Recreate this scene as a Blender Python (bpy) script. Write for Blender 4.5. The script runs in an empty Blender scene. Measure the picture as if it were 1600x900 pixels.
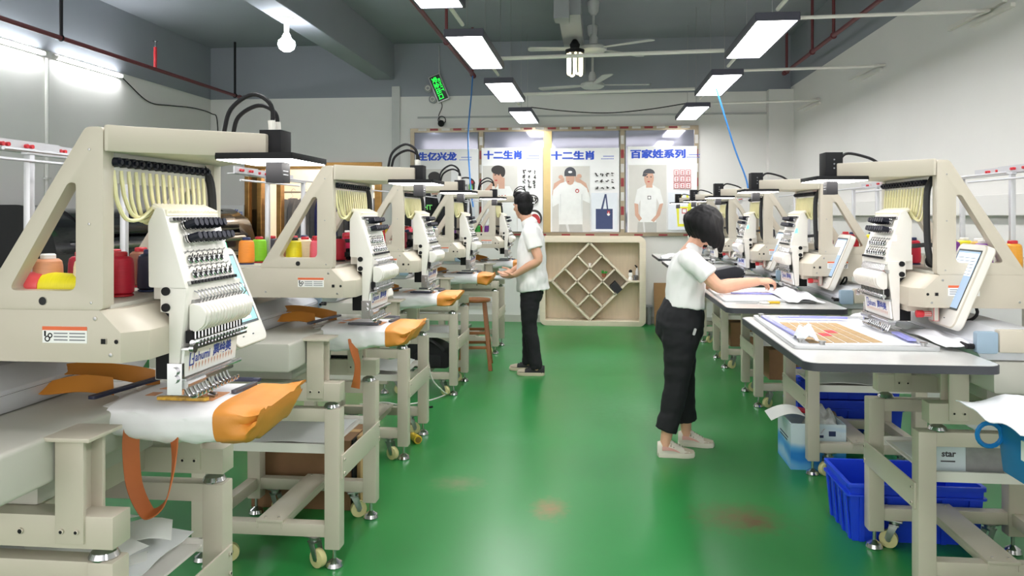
import bpy, bmesh, math, random
from mathutils import Vector, Matrix, noise
from mathutils.geometry import tessellate_polygon
random.seed(7)
SC = bpy.context.scene
COL = SC.collection
PI = math.pi

# ---------------------------------------------------------------- camera, world, exposure
cam_d = bpy.data.cameras.new('camera'); cam = bpy.data.objects.new('camera', cam_d); COL.objects.link(cam)
cam.location = (0, 0, 1.52); cam.rotation_euler = (PI/2, 0, math.atan(119/1200))
cam_d.sensor_width = 36; cam_d.lens = 27.0
cam_d.shift_x = -15/1600; cam_d.shift_y = -113/1600
cam_d.clip_start = .05; cam_d.clip_end = 60
SC.camera = cam
w = bpy.data.worlds.new('hall_ambience'); SC.world = w; w.use_nodes = True
w.node_tree.nodes['Background'].inputs[0].default_value = (.85, .83, .81, 1)
w.node_tree.nodes['Background'].inputs[1].default_value = 2.3
vs = SC.view_settings
vs.view_transform = 'Standard'; vs.look = 'None'; vs.gamma = 1; vs.use_curve_mapping = False
vs.exposure = 0.42
PANEL = 20.0      # ceiling panels
TUBE = 60.0       # tube lights on the left wall
LAMP = 12.0       # machine work lamps
BULB = 80.0

# ---------------------------------------------------------------- helpers
def lin(c):
    return tuple(((v/255)/12.92 if v/255 <= .04045 else ((v/255+.055)/1.055)**2.4) for v in c) + (1,)

def mat(name, rgb, rough=.5, metal=0, var=.04, scale=14, bump=0, emit=0, alpha=1, trans=0, coat=0, spec=.5, stretch=None):
    m = bpy.data.materials.new(name); m.use_nodes = True
    nt = m.node_tree; b = nt.nodes['Principled BSDF']; L = nt.links.new
    b.inputs['Roughness'].default_value = rough; b.inputs['Metallic'].default_value = metal
    b.inputs['Specular IOR Level'].default_value = spec
    c = lin(rgb)
    if emit:
        b.inputs['Base Color'].default_value = c
        b.inputs['Emission Color'].default_value = c; b.inputs['Emission Strength'].default_value = emit
        return m
    tc = nt.nodes.new('ShaderNodeTexCoord'); n = nt.nodes.new('ShaderNodeTexNoise')
    n.inputs['Scale'].default_value = scale; n.inputs['Detail'].default_value = 5
    src = tc.outputs['Object']
    if stretch:
        mp = nt.nodes.new('ShaderNodeMapping'); mp.inputs['Scale'].default_value = stretch
        L(src, mp.inputs[0]); src = mp.outputs[0]
    L(src, n.inputs['Vector'])
    r = nt.nodes.new('ShaderNodeMix'); r.data_type = 'RGBA'
    r.inputs[6].default_value = tuple(max(0, v*(1-var*2)) for v in c[:3]) + (1,)
    r.inputs[7].default_value = tuple(min(1, v*(1+var*2)) for v in c[:3]) + (1,)
    L(n.outputs[0], r.inputs[0]); L(r.outputs[2], b.inputs['Base Color'])
    if bump:
        bp = nt.nodes.new('ShaderNodeBump'); bp.inputs['Strength'].default_value = bump; bp.inputs['Distance'].default_value = .004
        L(n.outputs[0], bp.inputs['Height']); L(bp.outputs[0], b.inputs['Normal'])
    if trans: b.inputs['Transmission Weight'].default_value = trans
    if alpha < 1: b.inputs['Alpha'].default_value = alpha
    if coat: b.inputs['Coat Weight'].default_value = coat
    return m

class MB:
    def __init__(s): s.v = []; s.f = []; s.m = []; s.M = None
    def add(s, vs_, fs, m=0, M=None):
        o = len(s.v)
        for p in vs_:
            p = Vector(p)
            if M is not None: p = M @ p
            if s.M is not None: p = s.M @ p
            s.v.append(p)
        for f in fs: s.f.append(tuple(i+o for i in f)); s.m.append(m)
        return s
    def box(s, x0, x1, y0, y1, z0, z1, m=0, M=None):
        return s.add([(x0,y0,z0),(x1,y0,z0),(x1,y1,z0),(x0,y1,z0),(x0,y0,z1),(x1,y0,z1),(x1,y1,z1),(x0,y1,z1)],
              [(0,3,2,1),(4,5,6,7),(0,1,5,4),(1,2,6,5),(2,3,7,6),(3,0,4,7)], m, M)
    def prism(s, loops, ax, lo, hi, m=0, M=None):
        """loops: [outer, hole...] of 2D points; ax 'x': (y,z), 'y': (x,z), 'z': (x,y)"""
        if not isinstance(loops[0][0], (tuple, list)): loops = [loops]
        def P(p, h): return {'x': (h, p[0], p[1]), 'y': (p[0], h, p[1]), 'z': (p[0], p[1], h)}[ax]
        pts = [p for l in loops for p in l]; n = len(pts)
        V = [P(p, lo) for p in pts] + [P(p, hi) for p in pts]
        if len(loops) == 1:
            F = [tuple(range(n)), tuple(range(2*n-1, n-1, -1))]
        else:
            tr = tessellate_polygon([[Vector((p[0], p[1], 0)) for p in l] for l in loops])
            F = [tuple(t) for t in tr] + [tuple(i+n for i in reversed(t)) for t in tr]
        o = 0
        for l in loops:
            k = len(l)
            for i in range(k):
                a, b = o+i, o+(i+1) % k
                F.append((a, b, b+n, a+n))
            o += k
        return s.add(V, F, m, M)
    def cyl(s, p0, p1, r0, r1=None, n=12, m=0, M=None):
        return s.tube([p0, p1], [r0, r0 if r1 is None else r1], n, m, M)
    def tube(s, path, r, n=8, m=0, M=None, side=None):
        path = [Vector(p) for p in path]; k = len(path)
        rr = r if isinstance(r, (list, tuple)) else [r]*k
        V = []; F = []; prev = None
        for i, p in enumerate(path):
            t = (path[min(i+1, k-1)] - path[max(i-1, 0)])
            t = t.normalized() if t.length > 1e-9 else Vector((0, 0, 1))
            if side is not None:
                a = Vector(side); a = (a - t*a.dot(t)).normalized()
            elif prev is None:
                a = t.orthogonal().normalized()
            else:
                a = (prev - t*prev.dot(t)); a = a.normalized() if a.length > 1e-9 else t.orthogonal().normalized()
            prev = a; b = t.cross(a)
            ra, rb = rr[i] if isinstance(rr[i], (tuple, list)) else (rr[i], rr[i])
            for j in range(n):
                q = 2*PI*j/n
                V.append(p + a*ra*math.cos(q) + b*rb*math.sin(q))
        for i in range(k-1):
            for j in range(n):
                F.append((i*n+j, i*n+(j+1) % n, (i+1)*n+(j+1) % n, (i+1)*n+j))
        F.append(tuple(range(n-1, -1, -1))); F.append(tuple((k-1)*n+j for j in range(n)))
        return s.add(V, F, m, M)
    def lathe(s, prof, n=16, m=0, M=None):
        """prof: (r, z) from bottom to top, closed on the axis with caps"""
        V = []; F = []; k = len(prof)
        for r, z in prof:
            for j in range(n):
                q = 2*PI*j/n; V.append((r*math.cos(q), r*math.sin(q), z))
        for i in range(k-1):
            for j in range(n):
                F.append((i*n+j, i*n+(j+1) % n, (i+1)*n+(j+1) % n, (i+1)*n+j))
        F.append(tuple(range(n-1, -1, -1))); F.append(tuple((k-1)*n+j for j in range(n)))
        return s.add(V, F, m, M)
    def ball(s, c, r, n=12, m=0, M=None):
        rx, ry, rz = r if isinstance(r, (tuple, list)) else (r, r, r)
        T = Matrix.Translation(c) @ Matrix.Diagonal((rx, ry, rz, 1))
        if M is not None: T = M @ T
        pr = [(max(.02, math.sin(PI*i/n)), -math.cos(PI*i/n)) for i in range(n+1)]
        return s.lathe(pr, n*2, m, T)
    def torus(s, c, R, r, axis=(0,0,1), n=16, k=6, m=0):
        Q = Vector(axis).normalized().to_track_quat('Z', 'Y').to_matrix().to_4x4()
        T = Matrix.Translation(c) @ Q; V = []; F = []
        for i in range(n):
            a = 2*PI*i/n
            for j in range(k):
                b = 2*PI*j/k
                V.append(((R+r*math.cos(b))*math.cos(a), (R+r*math.cos(b))*math.sin(a), r*math.sin(b)))
        for i in range(n):
            for j in range(k):
                F.append((i*k+j, ((i+1) % n)*k+j, ((i+1) % n)*k+(j+1) % k, i*k+(j+1) % k))
        return s.add(V, F, m, T)
    def grid(s, fn, nu, nv, m=0, closev=False, th=0):
        """fn(a,b)->point, a,b in 0..1; th gives a second skin offset downwards along the normal"""
        V = []; F = []; kv = nv if closev else nv+1
        for i in range(nu+1):
            for j in range(kv): V.append(Vector(fn(i/nu, j/nv)))
        for i in range(nu):
            for j in range(nv):
                F.append((i*kv+j, i*kv+(j+1) % kv, (i+1)*kv+(j+1) % kv, (i+1)*kv+j))
        if th:
            N = len(V); nr = []
            for i in range(nu+1):
                for j in range(kv):
                    du = V[min(i+1, nu)*kv+j] - V[max(i-1, 0)*kv+j]
                    dv = V[i*kv+min(j+1, kv-1)] - V[i*kv+max(j-1, 0)]
                    q = du.cross(dv); nr.append(q.normalized() if q.length > 1e-12 else Vector((0, 0, 1)))
            V += [V[i] - nr[i]*th for i in range(N)]
            F += [tuple(N+i for i in reversed(f)) for f in F]
            bd = [(i*kv) for i in range(nu+1)] + [nu*kv+j for j in range(1, kv)] + [i*kv+kv-1 for i in range(nu-1, -1, -1)] + [j for j in range(kv-2, 0, -1)]
            for q in range(len(bd)):
                a, b = bd[q], bd[(q+1) % len(bd)]
                F.append((a, b, b+N, a+N))
        return s.add(V, F, m)

def build(name, mb, mats, parent=None, bevel=0, seg=2, smooth=35, recalc=True):
    me = bpy.data.meshes.new(name)
    me.from_pydata([tuple(p) for p in mb.v], [], mb.f)
    if not isinstance(mats, (list, tuple)): mats = [mats]
    for q in mats: me.materials.append(q)
    me.polygons.foreach_set('material_index', mb.m)
    bm = bmesh.new(); bm.from_mesh(me)
    if recalc: bmesh.ops.recalc_face_normals(bm, faces=bm.faces)
    if bevel:
        es = [e for e in bm.edges if len(e.link_faces) == 2 and e.calc_face_angle(0) > .6]
        if es: bmesh.ops.bevel(bm, geom=es, offset=bevel, segments=seg, profile=.6, affect='EDGES', clamp_overlap=True)
    bm.to_mesh(me); bm.free()
    if smooth:
        me.shade_smooth(); me.set_sharp_from_angle(angle=math.radians(smooth))
    o = bpy.data.objects.new(name, me); COL.objects.link(o)
    if parent: o.parent = parent
    return o

def tag(o, label=None, cat=None, group=None, kind=None):
    for k, v in (('label', label), ('category', cat), ('group', group), ('kind', kind)):
        if v: o[k] = v
    return o

def empty(name, loc=(0,0,0), rz=0, label=None, cat=None, group=None):
    o = bpy.data.objects.new(name, None); COL.objects.link(o)
    o.location = loc; o.rotation_euler = (0, 0, rz); o.empty_display_size = .1
    return tag(o, label, cat, group)

KIDS = {}
def copy_tree(o, parent=None):
    c = o.copy(); COL.objects.link(c); c.parent = parent
    for ch in list(o.children): copy_tree(ch, c)
    return c

def copy_thing(o, loc=None, rz=None, label=None, group=None):
    c = copy_tree(o)
    if loc is not None: c.location = loc
    if rz is not None: c.rotation_euler = (0, 0, rz)
    if label: c['label'] = label
    if group: c['group'] = group
    return c

def struct(name, mb, mats, **k):
    o = build(name, mb, mats, **k); o['kind'] = 'structure'; return o

def crom(pts, n=8):
    P = [Vector(p) for p in pts]; P = [P[0]*2-P[1]] + P + [P[-1]*2-P[-2]]; out = []
    for i in range(1, len(P)-2):
        for j in range(n):
            t = j/n
            out.append(.5*((2*P[i]) + (P[i+1]-P[i-1])*t + (2*P[i-1]-5*P[i]+4*P[i+1]-P[i+2])*t*t + (3*P[i]-P[i-1]-3*P[i+1]+P[i+2])*t**3))
    out.append(P[-2]); return out

def rrect(x0, x1, y0, y1, r, n=5):
    out = []
    for cx, cy, a in ((x1-r, y1-r, 0), (x0+r, y1-r, 1), (x0+r, y0+r, 2), (x1-r, y0+r, 3)):
        for i in range(n+1):
            q = (a + i/n)*PI/2; out.append((cx+r*math.cos(q), cy+r*math.sin(q)))
    return out

def rpoly(pts, r, n=4):
    """round a polygon's corners"""
    out = []; k = len(pts)
    for i in range(k):
        p = Vector(pts[i]); a = (Vector(pts[i-1])-p); b = (Vector(pts[(i+1) % k])-p)
        d = min(r, a.length*.45, b.length*.45); A = p+a.normalized()*d; B = p+b.normalized()*d
        for j in range(n+1):
            t = j/n; out.append(tuple(A*(1-t)**2 + p*2*t*(1-t) + B*t*t))
    return out

def text_into(mb, body, size, M, m=0, bold=0, depth=.0, align='CENTER', width=None):
    c = bpy.data.curves.new('lettering', 'FONT'); c.body = body; c.size = size; c.align_x = align; c.align_y = 'CENTER'
    c.offset = bold; c.extrude = depth; c.resolution_u = 2
    o = bpy.data.objects.new('lettering', c); COL.objects.link(o)
    dg = bpy.context.evaluated_depsgraph_get(); ev = o.evaluated_get(dg); me = ev.to_mesh()
    V = [v.co.copy() for v in me.vertices]; F = [tuple(p.vertices) for p in me.polygons]
    ev.to_mesh_clear(); bpy.data.objects.remove(o); bpy.data.curves.remove(c)
    if width and V:
        xs = [v.x for v in V]; k = width/max(1e-6, max(xs)-min(xs))
        V = [Vector((v.x*k, v.y, v.z)) for v in V]
    mb.add(V, F, m, M)

def frame_M(o, x, y):
    """matrix with local x, y axes and the normal x cross y, at o"""
    x = Vector(x).normalized(); y = Vector(y).normalized(); z = x.cross(y)
    M = Matrix((x, y, z)).transposed().to_4x4(); M.translation = Vector(o); return M

# ---------------------------------------------------------------- materials
CREAM = mat('cream_enamel', (195, 187, 171), .42, var=.02, scale=5, coat=.1)
CREAM2 = mat('grey_enamel', (190, 188, 178), .45, var=.02, scale=5)
WHITEP = mat('white_plastic', (226, 223, 216), .38, var=.015)
IVORY = mat('ivory_tube', (228, 222, 172), .35, var=.03)
BLACK = mat('black_plastic', (22, 22, 25), .6, var=.1, spec=.25)
BLACKM = mat('black_rubber', (32, 32, 34), .7, var=.1)
NAVYK = mat('navy_knob', (20, 22, 36), .5, var=.08, spec=.3)
CHROME = mat('chrome', (200, 200, 202), .18, 1, var=.03)
STEEL = mat('brushed_steel', (168, 168, 168), .35, 1, var=.05, scale=60)
ALU = mat('aluminium', (205, 206, 210), .4, .6, var=.04)
LAMPW = mat('lamp_light', (255, 250, 246), emit=LAMP)
GREENL = mat('green_indicator', (90, 255, 170), emit=2.2)
REDL = mat('pink_indicator', (255, 150, 150), emit=1.6)
REDP = mat('red_plastic', (196, 38, 48), .4, var=.05)
ORANGE = mat('orange_print', (226, 106, 62), .55, var=.03)
WHITEPR = mat('white_print', (240, 240, 238), .6, var=.01)
GREYPR = mat('grey_print', (130, 132, 136), .6, var=.1)
BLUEPR = mat('blue_print', (52, 72, 160), .5, var=.03)
TITLE = mat('blue_title_print', (28, 76, 196), .5, var=.05)
# ---------------------------------------------------------------- the room
XL, XR, YB, YF, ZC, ZP = -5.75, 2.66, 10.95, -3.2, 4.02, 3.25
def floor_mat():
    m = bpy.data.materials.new('green_epoxy_floor'); m.use_nodes = True; nt = m.node_tree; b = nt.nodes['Principled BSDF']; L = nt.links.new
    tc = nt.nodes.new('ShaderNodeTexCoord'); n1 = nt.nodes.new('ShaderNodeTexNoise'); n1.inputs['Scale'].default_value = .9; n1.inputs['Detail'].default_value = 8
    n2 = nt.nodes.new('ShaderNodeTexNoise'); n2.inputs['Scale'].default_value = 22; n2.inputs['Detail'].default_value = 6
    L(tc.outputs['Object'], n1.inputs['Vector']); L(tc.outputs['Object'], n2.inputs['Vector'])
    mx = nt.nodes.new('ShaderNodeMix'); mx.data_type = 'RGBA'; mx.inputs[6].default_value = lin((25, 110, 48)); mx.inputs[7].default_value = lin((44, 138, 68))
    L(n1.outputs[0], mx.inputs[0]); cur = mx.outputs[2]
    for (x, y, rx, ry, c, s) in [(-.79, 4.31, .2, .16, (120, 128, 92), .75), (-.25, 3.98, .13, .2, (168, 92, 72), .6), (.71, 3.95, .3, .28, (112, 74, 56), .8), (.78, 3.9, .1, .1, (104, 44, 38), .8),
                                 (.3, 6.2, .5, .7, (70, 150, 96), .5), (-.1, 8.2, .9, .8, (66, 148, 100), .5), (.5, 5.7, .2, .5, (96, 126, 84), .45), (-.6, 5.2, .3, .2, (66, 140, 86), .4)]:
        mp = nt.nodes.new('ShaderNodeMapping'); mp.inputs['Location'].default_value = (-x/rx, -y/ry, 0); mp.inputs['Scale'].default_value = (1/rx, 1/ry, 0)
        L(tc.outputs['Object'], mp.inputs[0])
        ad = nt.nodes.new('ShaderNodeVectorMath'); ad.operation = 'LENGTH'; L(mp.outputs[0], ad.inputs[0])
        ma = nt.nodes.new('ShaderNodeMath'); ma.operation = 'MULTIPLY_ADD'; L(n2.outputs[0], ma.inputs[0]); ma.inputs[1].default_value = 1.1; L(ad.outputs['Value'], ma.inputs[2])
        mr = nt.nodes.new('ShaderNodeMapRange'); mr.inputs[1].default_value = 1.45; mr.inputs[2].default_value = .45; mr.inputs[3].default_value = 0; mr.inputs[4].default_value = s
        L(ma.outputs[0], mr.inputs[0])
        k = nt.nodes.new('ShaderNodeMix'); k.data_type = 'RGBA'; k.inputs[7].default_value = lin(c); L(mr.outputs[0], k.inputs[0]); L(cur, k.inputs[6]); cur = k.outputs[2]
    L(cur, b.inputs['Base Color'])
    mr = nt.nodes.new('ShaderNodeMapRange'); mr.inputs[3].default_value = .22; mr.inputs[4].default_value = .42; L(n1.outputs[0], mr.inputs[0]); L(mr.outputs[0], b.inputs['Roughness'])
    bp = nt.nodes.new('ShaderNodeBump'); bp.inputs['Strength'].default_value = .06; bp.inputs['Distance'].default_value = .01; L(n1.outputs[0], bp.inputs['Height']); L(bp.outputs[0], b.inputs['Normal'])
    return m
WALLP = mat('white_wall_paint', (226, 225, 221), .8, var=.02, scale=2, bump=.03)
GREYP = mat('grey_ceiling_paint', (146, 151, 158), .8, var=.03, scale=2, bump=.03)
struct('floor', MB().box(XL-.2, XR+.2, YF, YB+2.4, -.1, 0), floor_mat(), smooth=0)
struct('ceiling', MB().box(XL-.2, XR+.2, YF, YB+.2, ZC, ZC+.1), GREYP, smooth=0)
m = MB().box(XL-.2, XL, YF, YB, 0, ZP); m.box(XL-.2, XL, YF, YB, ZP, ZC, 1); struct('wall_left', m, [WALLP, GREYP], smooth=0)
m = MB().box(XR, XR+.2, YF, YB, 0, ZP+.05); m.box(XR, XR+.2, YF, YB, ZP+.05, ZC, 1); struct('wall_right', m, [WALLP, GREYP], smooth=0)
DX0, DX1, DZ = -5.2, -3.13, 2.3           # gold doorway in the back wall
m = MB()
for a in ((XL-.2, DX0, 0, ZP), (DX1, XR+.2, 0, ZP), (DX0, DX1, DZ, ZP)): m.box(a[0], a[1], YB, YB+.2, a[2], a[3])
m.box(XL-.2, XR+.2, YB, YB+.2, ZP, ZC, 1); struct('wall_back', m, [WALLP, GREYP], smooth=0)
struct('column_back', MB().box(2.33, XR, YB-.16, YB, 0, ZP), WALLP, smooth=0)
struct('beam_ceiling', MB().box(-3.24, -2.95, YF, YB, 3.5, ZC), GREYP, smooth=0, bevel=.01)
DUCT = mat('pale_duct_paint', (150, 153, 156), .6, var=.02)
struct('trim_1', MB().box(-.40, -.17, 7.7, YB, 3.53, 3.75).box(-.43, -.28, 7.5, 7.72, 3.45, ZC), DUCT, smooth=0, bevel=.006)
struct('trim_2', MB().box(XR-.07, XR, 1.5, 10.7, 1.52, 1.66), WALLP, smooth=0, bevel=.006)
struct('trim_3', MB().box(-2.98, -2.86, YB-.03, YB, 0, 3.4), mat('conduit_cover', (196, 197, 194), .6), smooth=0, bevel=.004)
struct('trim_4', MB().box(-2.6, 2.33, YB-.02, YB, 2.93, 2.955), mat('wire_trunking', (176, 177, 176), .6), smooth=0)
m = MB().box(XL, XL+.012, YF, DX0, 0, .1) if False else MB().box(XL, XL+.012, YF, YB, 0, .1)
struct('baseboard_left', m, CREAM2, smooth=0)
m = MB().box(DX1, -.8, YB-.012, YB, 0, .1); m.box(.66, 2.33, YB-.012, YB, 0, .1); struct('baseboard_back', m, CREAM2, smooth=0)

# room behind the gold doorway
WARM = mat('shop_wall', (238, 230, 218), .7)
m = MB().box(DX0-.5, DX1+.5, YB+2.3, YB+2.4, 0, 2.9).box(DX0-.6, DX0-.5, YB+.2, YB+2.4, 0, 2.9).box(DX1+.5, DX1+.6, YB+.2, YB+2.4, 0, 2.9).box(DX0-.6, DX1+.6, YB+.2, YB+2.4, 2.9, 3.0)
struct('wall_showroom', m, WARM, smooth=0)
GOLD = mat('gold_frame', (188, 142, 82), .28, .75, var=.2, scale=3, stretch=(1, 1, 6))
BROWNG = mat('bronze_mirror', (120, 94, 62), .08, .85, var=.25, scale=2, stretch=(3, 1, 1))
m = MB()
m.box(DX0, DX0+.07, YB-.05, YB+.2, 0, DZ).box(DX1-.10, DX1, YB-.05, YB+.2, 0, DZ).box(DX0+.07, DX1-.10, YB-.05, YB+.2, DZ-.09, DZ).box(DX0+.18, DX0+.25, YB-.03, YB+.1, 0, DZ-.09).box(DX0+.48, DX0+.55, YB-.03, YB+.1, 0, DZ-.09).box(DX1-.42, DX1-.36, YB-.03, YB+.1, 0, DZ-.09)
struct('door_1', m, GOLD, smooth=0, bevel=.006)
dr = bpy.data.objects['door_1']
build('mirror_panel', MB().box(DX0+.07, DX0+.18, YB+.0, YB+.02, 0, DZ-.09), BROWNG, dr, smooth=0)
build('pane', MB().box(DX1-.36, DX1-.10, YB+.0, YB+.012, 0, DZ-.09), mat('clear_glass', (240, 245, 242), .02, trans=1, alpha=.25), dr, smooth=0)
SPOT = mat('showroom_light', (255, 232, 205), emit=30)
SHOWFILL = mat('showroom_fill_glow', (255, 240, 222), emit=11)  # glow of two panels added only to brighten the showroom
for i, x in enumerate((-4.75, -3.7)):
    o = build('fill_panel', MB().box(x-.4, x+.4, YB+1.35, YB+2.0, 2.87, 2.899).box(x-.43, x+.43, YB+1.32, YB+2.03, 2.88, 2.8995, 1), [SHOWFILL, WHITEP], smooth=0); tag(o, ['added fill-light panel over the grey garments in the showroom', 'added fill-light panel over the navy garments in the showroom'][i], 'light', 'added showroom fill lights')
for i, (x, y) in enumerate(((-4.75, YB+.8), (-4.1, YB+1.3), (-3.5, YB+.8))):
    o = build('showroom_light', MB().lathe([(.11, 2.86), (.12, 2.899)], 16, 0, Matrix.Translation((x, y, 0))).lathe([(.135, 2.87), (.135, 2.8995), (.12, 2.8995)], 16, 1, Matrix.Translation((x, y, 0))), [SPOT, WHITEP])
    tag(o, ['round ceiling light over the grey clothes in the gold doorway', 'round ceiling light in the middle of the showroom behind', 'round ceiling light near the bronze post of the showroom'][i], 'light', 'showroom lights')

# ---------------------------------------------------------------- ceiling lights
DARKF = mat('dark_grey_light_frame', (70, 70, 84), .5)
PANELM = mat('panel_diffuser', (253, 251, 252), emit=PANEL)
def panel_light(x, y, label):
    t = empty('panel_light', (x, y, 2.80), 0, label, 'light', 'hanging LED panels')
    m = MB().prism([rrect(-.145, .145, -.62, .62, .008, 2), rrect(-.130, .130, -.605, .605, .005, 2)], 'z', 0, .05); m.box(-.14, .14, -.615, .615, .045, .055)
    build('housing', m, DARKF, t, smooth=0)
    build('diffuser', MB().box(-.13, .13, -.605, .605, .004, .03), PANELM, t, smooth=0)
    for sy in (-.45, .45):
        build('cord', MB().cyl((0, sy, .05), (0, sy, ZC-2.80), .0025, n=6), STEEL, t)
    build('conduit', MB().cyl((.0, .62, .075), (.0, 1.32, .075), .014, n=8).box(-.02, .02, .56, .64, .05, .085), WHITEP, t)
    return t
LBL = ['by the air pipe above the tote-bag row', 'above the white-tabletop row']
for side, (x, ys) in enumerate(((-.955, (2.2, 4.06, 6.03, 7.98, 10.02)), (1.175, (-.1, 1.95, 3.86, 5.79, 7.75, 9.82)))):
    for i, y in enumerate(ys):
        n = len(ys)-i
        panel_light(x, y, 'panel light hung %s, %s from the posters' % (LBL[side], ['first', 'second', 'third', 'fourth', 'fifth', 'sixth'][n-1]))
CROSS = [(-.81, 1.03, 6.55, 'second pair'), (-.81, 1.03, 8.5, 'first pair')]
for i, (x0, x1, y, nm) in enumerate(CROSS):
    o = build('cross_conduit', MB().cyl((x0-.02, y, 2.87), (x1+.02, y, 2.90), .017, n=8), WHITEP)
    tag(o, 'thin white conduit crossing between panel lights, %s' % ['the one passing below the upper fan', 'the one closer to the posters'][i], 'conduit')
WN = ['longest span', 'middle span', 'shortest span']
for i, (x0, y, y0, y1, z) in enumerate(((1.32, 5.32, 5.3, 6.1, 2.93), (1.32, 7.2, 7.6, 8.4, 2.95), (1.32, 9.28, 9.6, 10.5, 2.93))):
    m = MB().tube([(x0, y, 2.85), (XR-.18, y+.02, 2.87), (XR-.05, y+.12, 2.9), (XR-.02, y+.5, z)], .013, 8)
    m.box(XR-.03, XR, y0, y1, z-.015, z+.015).box(XR-.03, XR, y0-.1, y1-.35, z-.07, z-.045)
    tag(build('wall_conduit', m, WHITEP), 'white conduit from panel light to white wall, %s' % ['first from the camera', 'second from the camera', 'third, by the column'][i], 'conduit', 'conduits to the white wall')
# tube lights on the left wall
TUBEM = mat('tube_light', (250, 252, 255), emit=TUBE)
for i, (y0, y1) in enumerate(((4.9, 6.1), (6.2, 7.45), (7.6, 8.75))):
    t = empty('tube_light', (XL, (y0+y1)/2, 3.2), 0, 'glowing wall tube light, %s along the grey wall' % ['partly out of frame, first', 'second', 'third and last'][i], 'light', 'wall tube lights')
    h = (y1-y0)/2
    build('bracket', MB().box(0.002, .03, -h, h, -.02, .03).box(.03, .06, -h, -h+.03, -.018, .018).box(.03, .06, h-.03, h, -.018, .018), WHITEP, t, bevel=.003)
    build('tube', MB().cyl((.05, -h+.03, 0), (.05, h-.03, 0), .016, n=12), TUBEM, t)
# globe bulb under the beam
t = empty('bulb_lamp', (-3.1, 7.42, 3.5), 0, 'bright white globe bulb hanging under the grey ceiling beam', 'light')
build('holder', MB().lathe([(.07, -.02), (.075, -.004), (.03, 0)], 16).cyl((0, 0, -.02), (0, 0, -.16), .03, .025, 12), WHITEP, t)
build('bulb', MB().lathe([(.03, -.16), (.045, -.2), (.08, -.235), (.085, -.27), (.07, -.31), (.03, -.335)][::-1], 18), mat('bulb_glow', (245, 248, 255), emit=BULB), t)
# big compact fluorescent lamp on the duct
t = empty('fluorescent_lamp', (-.26, 8.78, 3.53), 0, 'large lamp of bent glowing tubes hanging below the grey ceiling duct', 'light')
build('holder', MB().lathe([(.05, -.10), (.06, -.06), (.03, -.01), (.02, 0)], 14).lathe([(.105, -.16), (.11, -.12), (.05, -.10)], 14), BLACK, t)
CF = mat('warm_tube_glow', (255, 244, 205), emit=2.6)
for k in range(4):
    a = k*PI/2+.5; x, y = .075*math.cos(a), .075*math.sin(a); dx, dy = -.028*math.sin(a), .028*math.cos(a)
    build('tube', MB().tube(crom([(x-dx, y-dy, -.15), (x-dx, y-dy, -.36), (x-dx*.5, y-dy*.5, -.40), (x+dx*.5, y+dy*.5, -.40), (x+dx, y+dy, -.36), (x+dx, y+dy, -.15)], 5), .0125, 8), CF, t)
# ceiling fans
FANM = mat('pale_fan_enamel', (196, 198, 196), .5)
def fan(x, y, z, angs, label):
    t = empty('ceiling_fan', (x, y, z), 0, label, 'fan', 'ceiling fans')
    build('motor', MB().lathe([(.02, -.05), (.12, -.045), (.155, -.02), (.155, .015), (.12, .035), (.05, .045), (.05, .05)], 24), FANM, t)
    build('downrod', MB().cyl((0, 0, .04), (0, 0, ZC-z-.05), .016, n=10).lathe([(.05, .05), (.052, .12), (.03, .17), (.02, .17)], 14), FANM, t)
    build('ceiling_cup', MB().lathe([(.03, ZC-z-.16), (.06, ZC-z-.12), (.07, ZC-z-.01), (.065, ZC-z)], 16), FANM, t)
    for a in angs:
        M = Matrix.Rotation(math.radians(a), 4, 'Z') @ Matrix.Rotation(math.radians(7), 4, 'X')
        m = MB().prism([(.14, -.025), (.24, -.05), (.74, -.07), (.765, -.04), (.765, .04), (.74, .07), (.24, .05), (.14, .025)], 'z', -.006, .006, 0, M)
        build('blade', m, FANM, t, bevel=.003)
for i, (x, y) in enumerate(((-.86, 7.6), (-.84, 8.6), (1.22, 7.6), (1.18, 8.5))):
    tag(build('ceiling_hook', MB().lathe([(.03, ZC-.03), (.05, ZC-.012), (.05, ZC)], 14, 0, Matrix.Translation((x, y, 0))).torus((x, y, ZC-.05), .02, .005, (0, 1, 0)), BLACK), 'small black ceiling rose above the panel lights, %s' % ['first over the tote-bag row', 'second over the tote-bag row', 'first over the white tables', 'second over the white tables'][i], 'ceiling rose')
fan(-.05, 9.0, 3.47, (183, 40, -30), 'white three-bladed ceiling fan, the one closer to the camera')
fan(-.07, 10.15, 3.24, (160, 3, 285), 'white three-bladed ceiling fan hanging lower in front of the poster wall')
# pipes
PIPER = mat('maroon_pipe', (112, 52, 56), .5, var=.08)
def pipe(x0, y0, x1, y1, z, label, hang, r=.022, spr=()):
    t = empty('sprinkler_pipe', (x0, y0, z), 0, label, 'pipe')
    d = Vector((x1-x0, y1-y0, 0)); L_ = d.length
    build('pipe', MB().cyl((0, 0, 0), tuple(d), r, n=12).cyl(tuple(d*.999), tuple(d*(1+.03/L_)), r*1.5, n=12), PIPER, t)
    for k in hang:
        p = d*((k-y0)/(y1-y0))
        build('hanger', MB().cyl(tuple(p), (p.x, p.y, ZC-z), .017, n=8).torus(tuple(p), r*1.25, .008, tuple(d)), BLACK if x0 < -4 else PIPER, t)
    for k in spr:
        p = d*((k-y0)/(y1-y0))
        build('sprinkler', MB().cyl(tuple(p), (p.x, p.y, .26), .018, n=10).cyl((p.x, p.y, .26), (p.x, p.y, .33), .013, .01, 8, 1).lathe([(.03, .325), (.03, .332)], 10, 1, Matrix.Translation((p.x, p.y, 0))), [REDP, CHROME], t)
    return t
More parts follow.
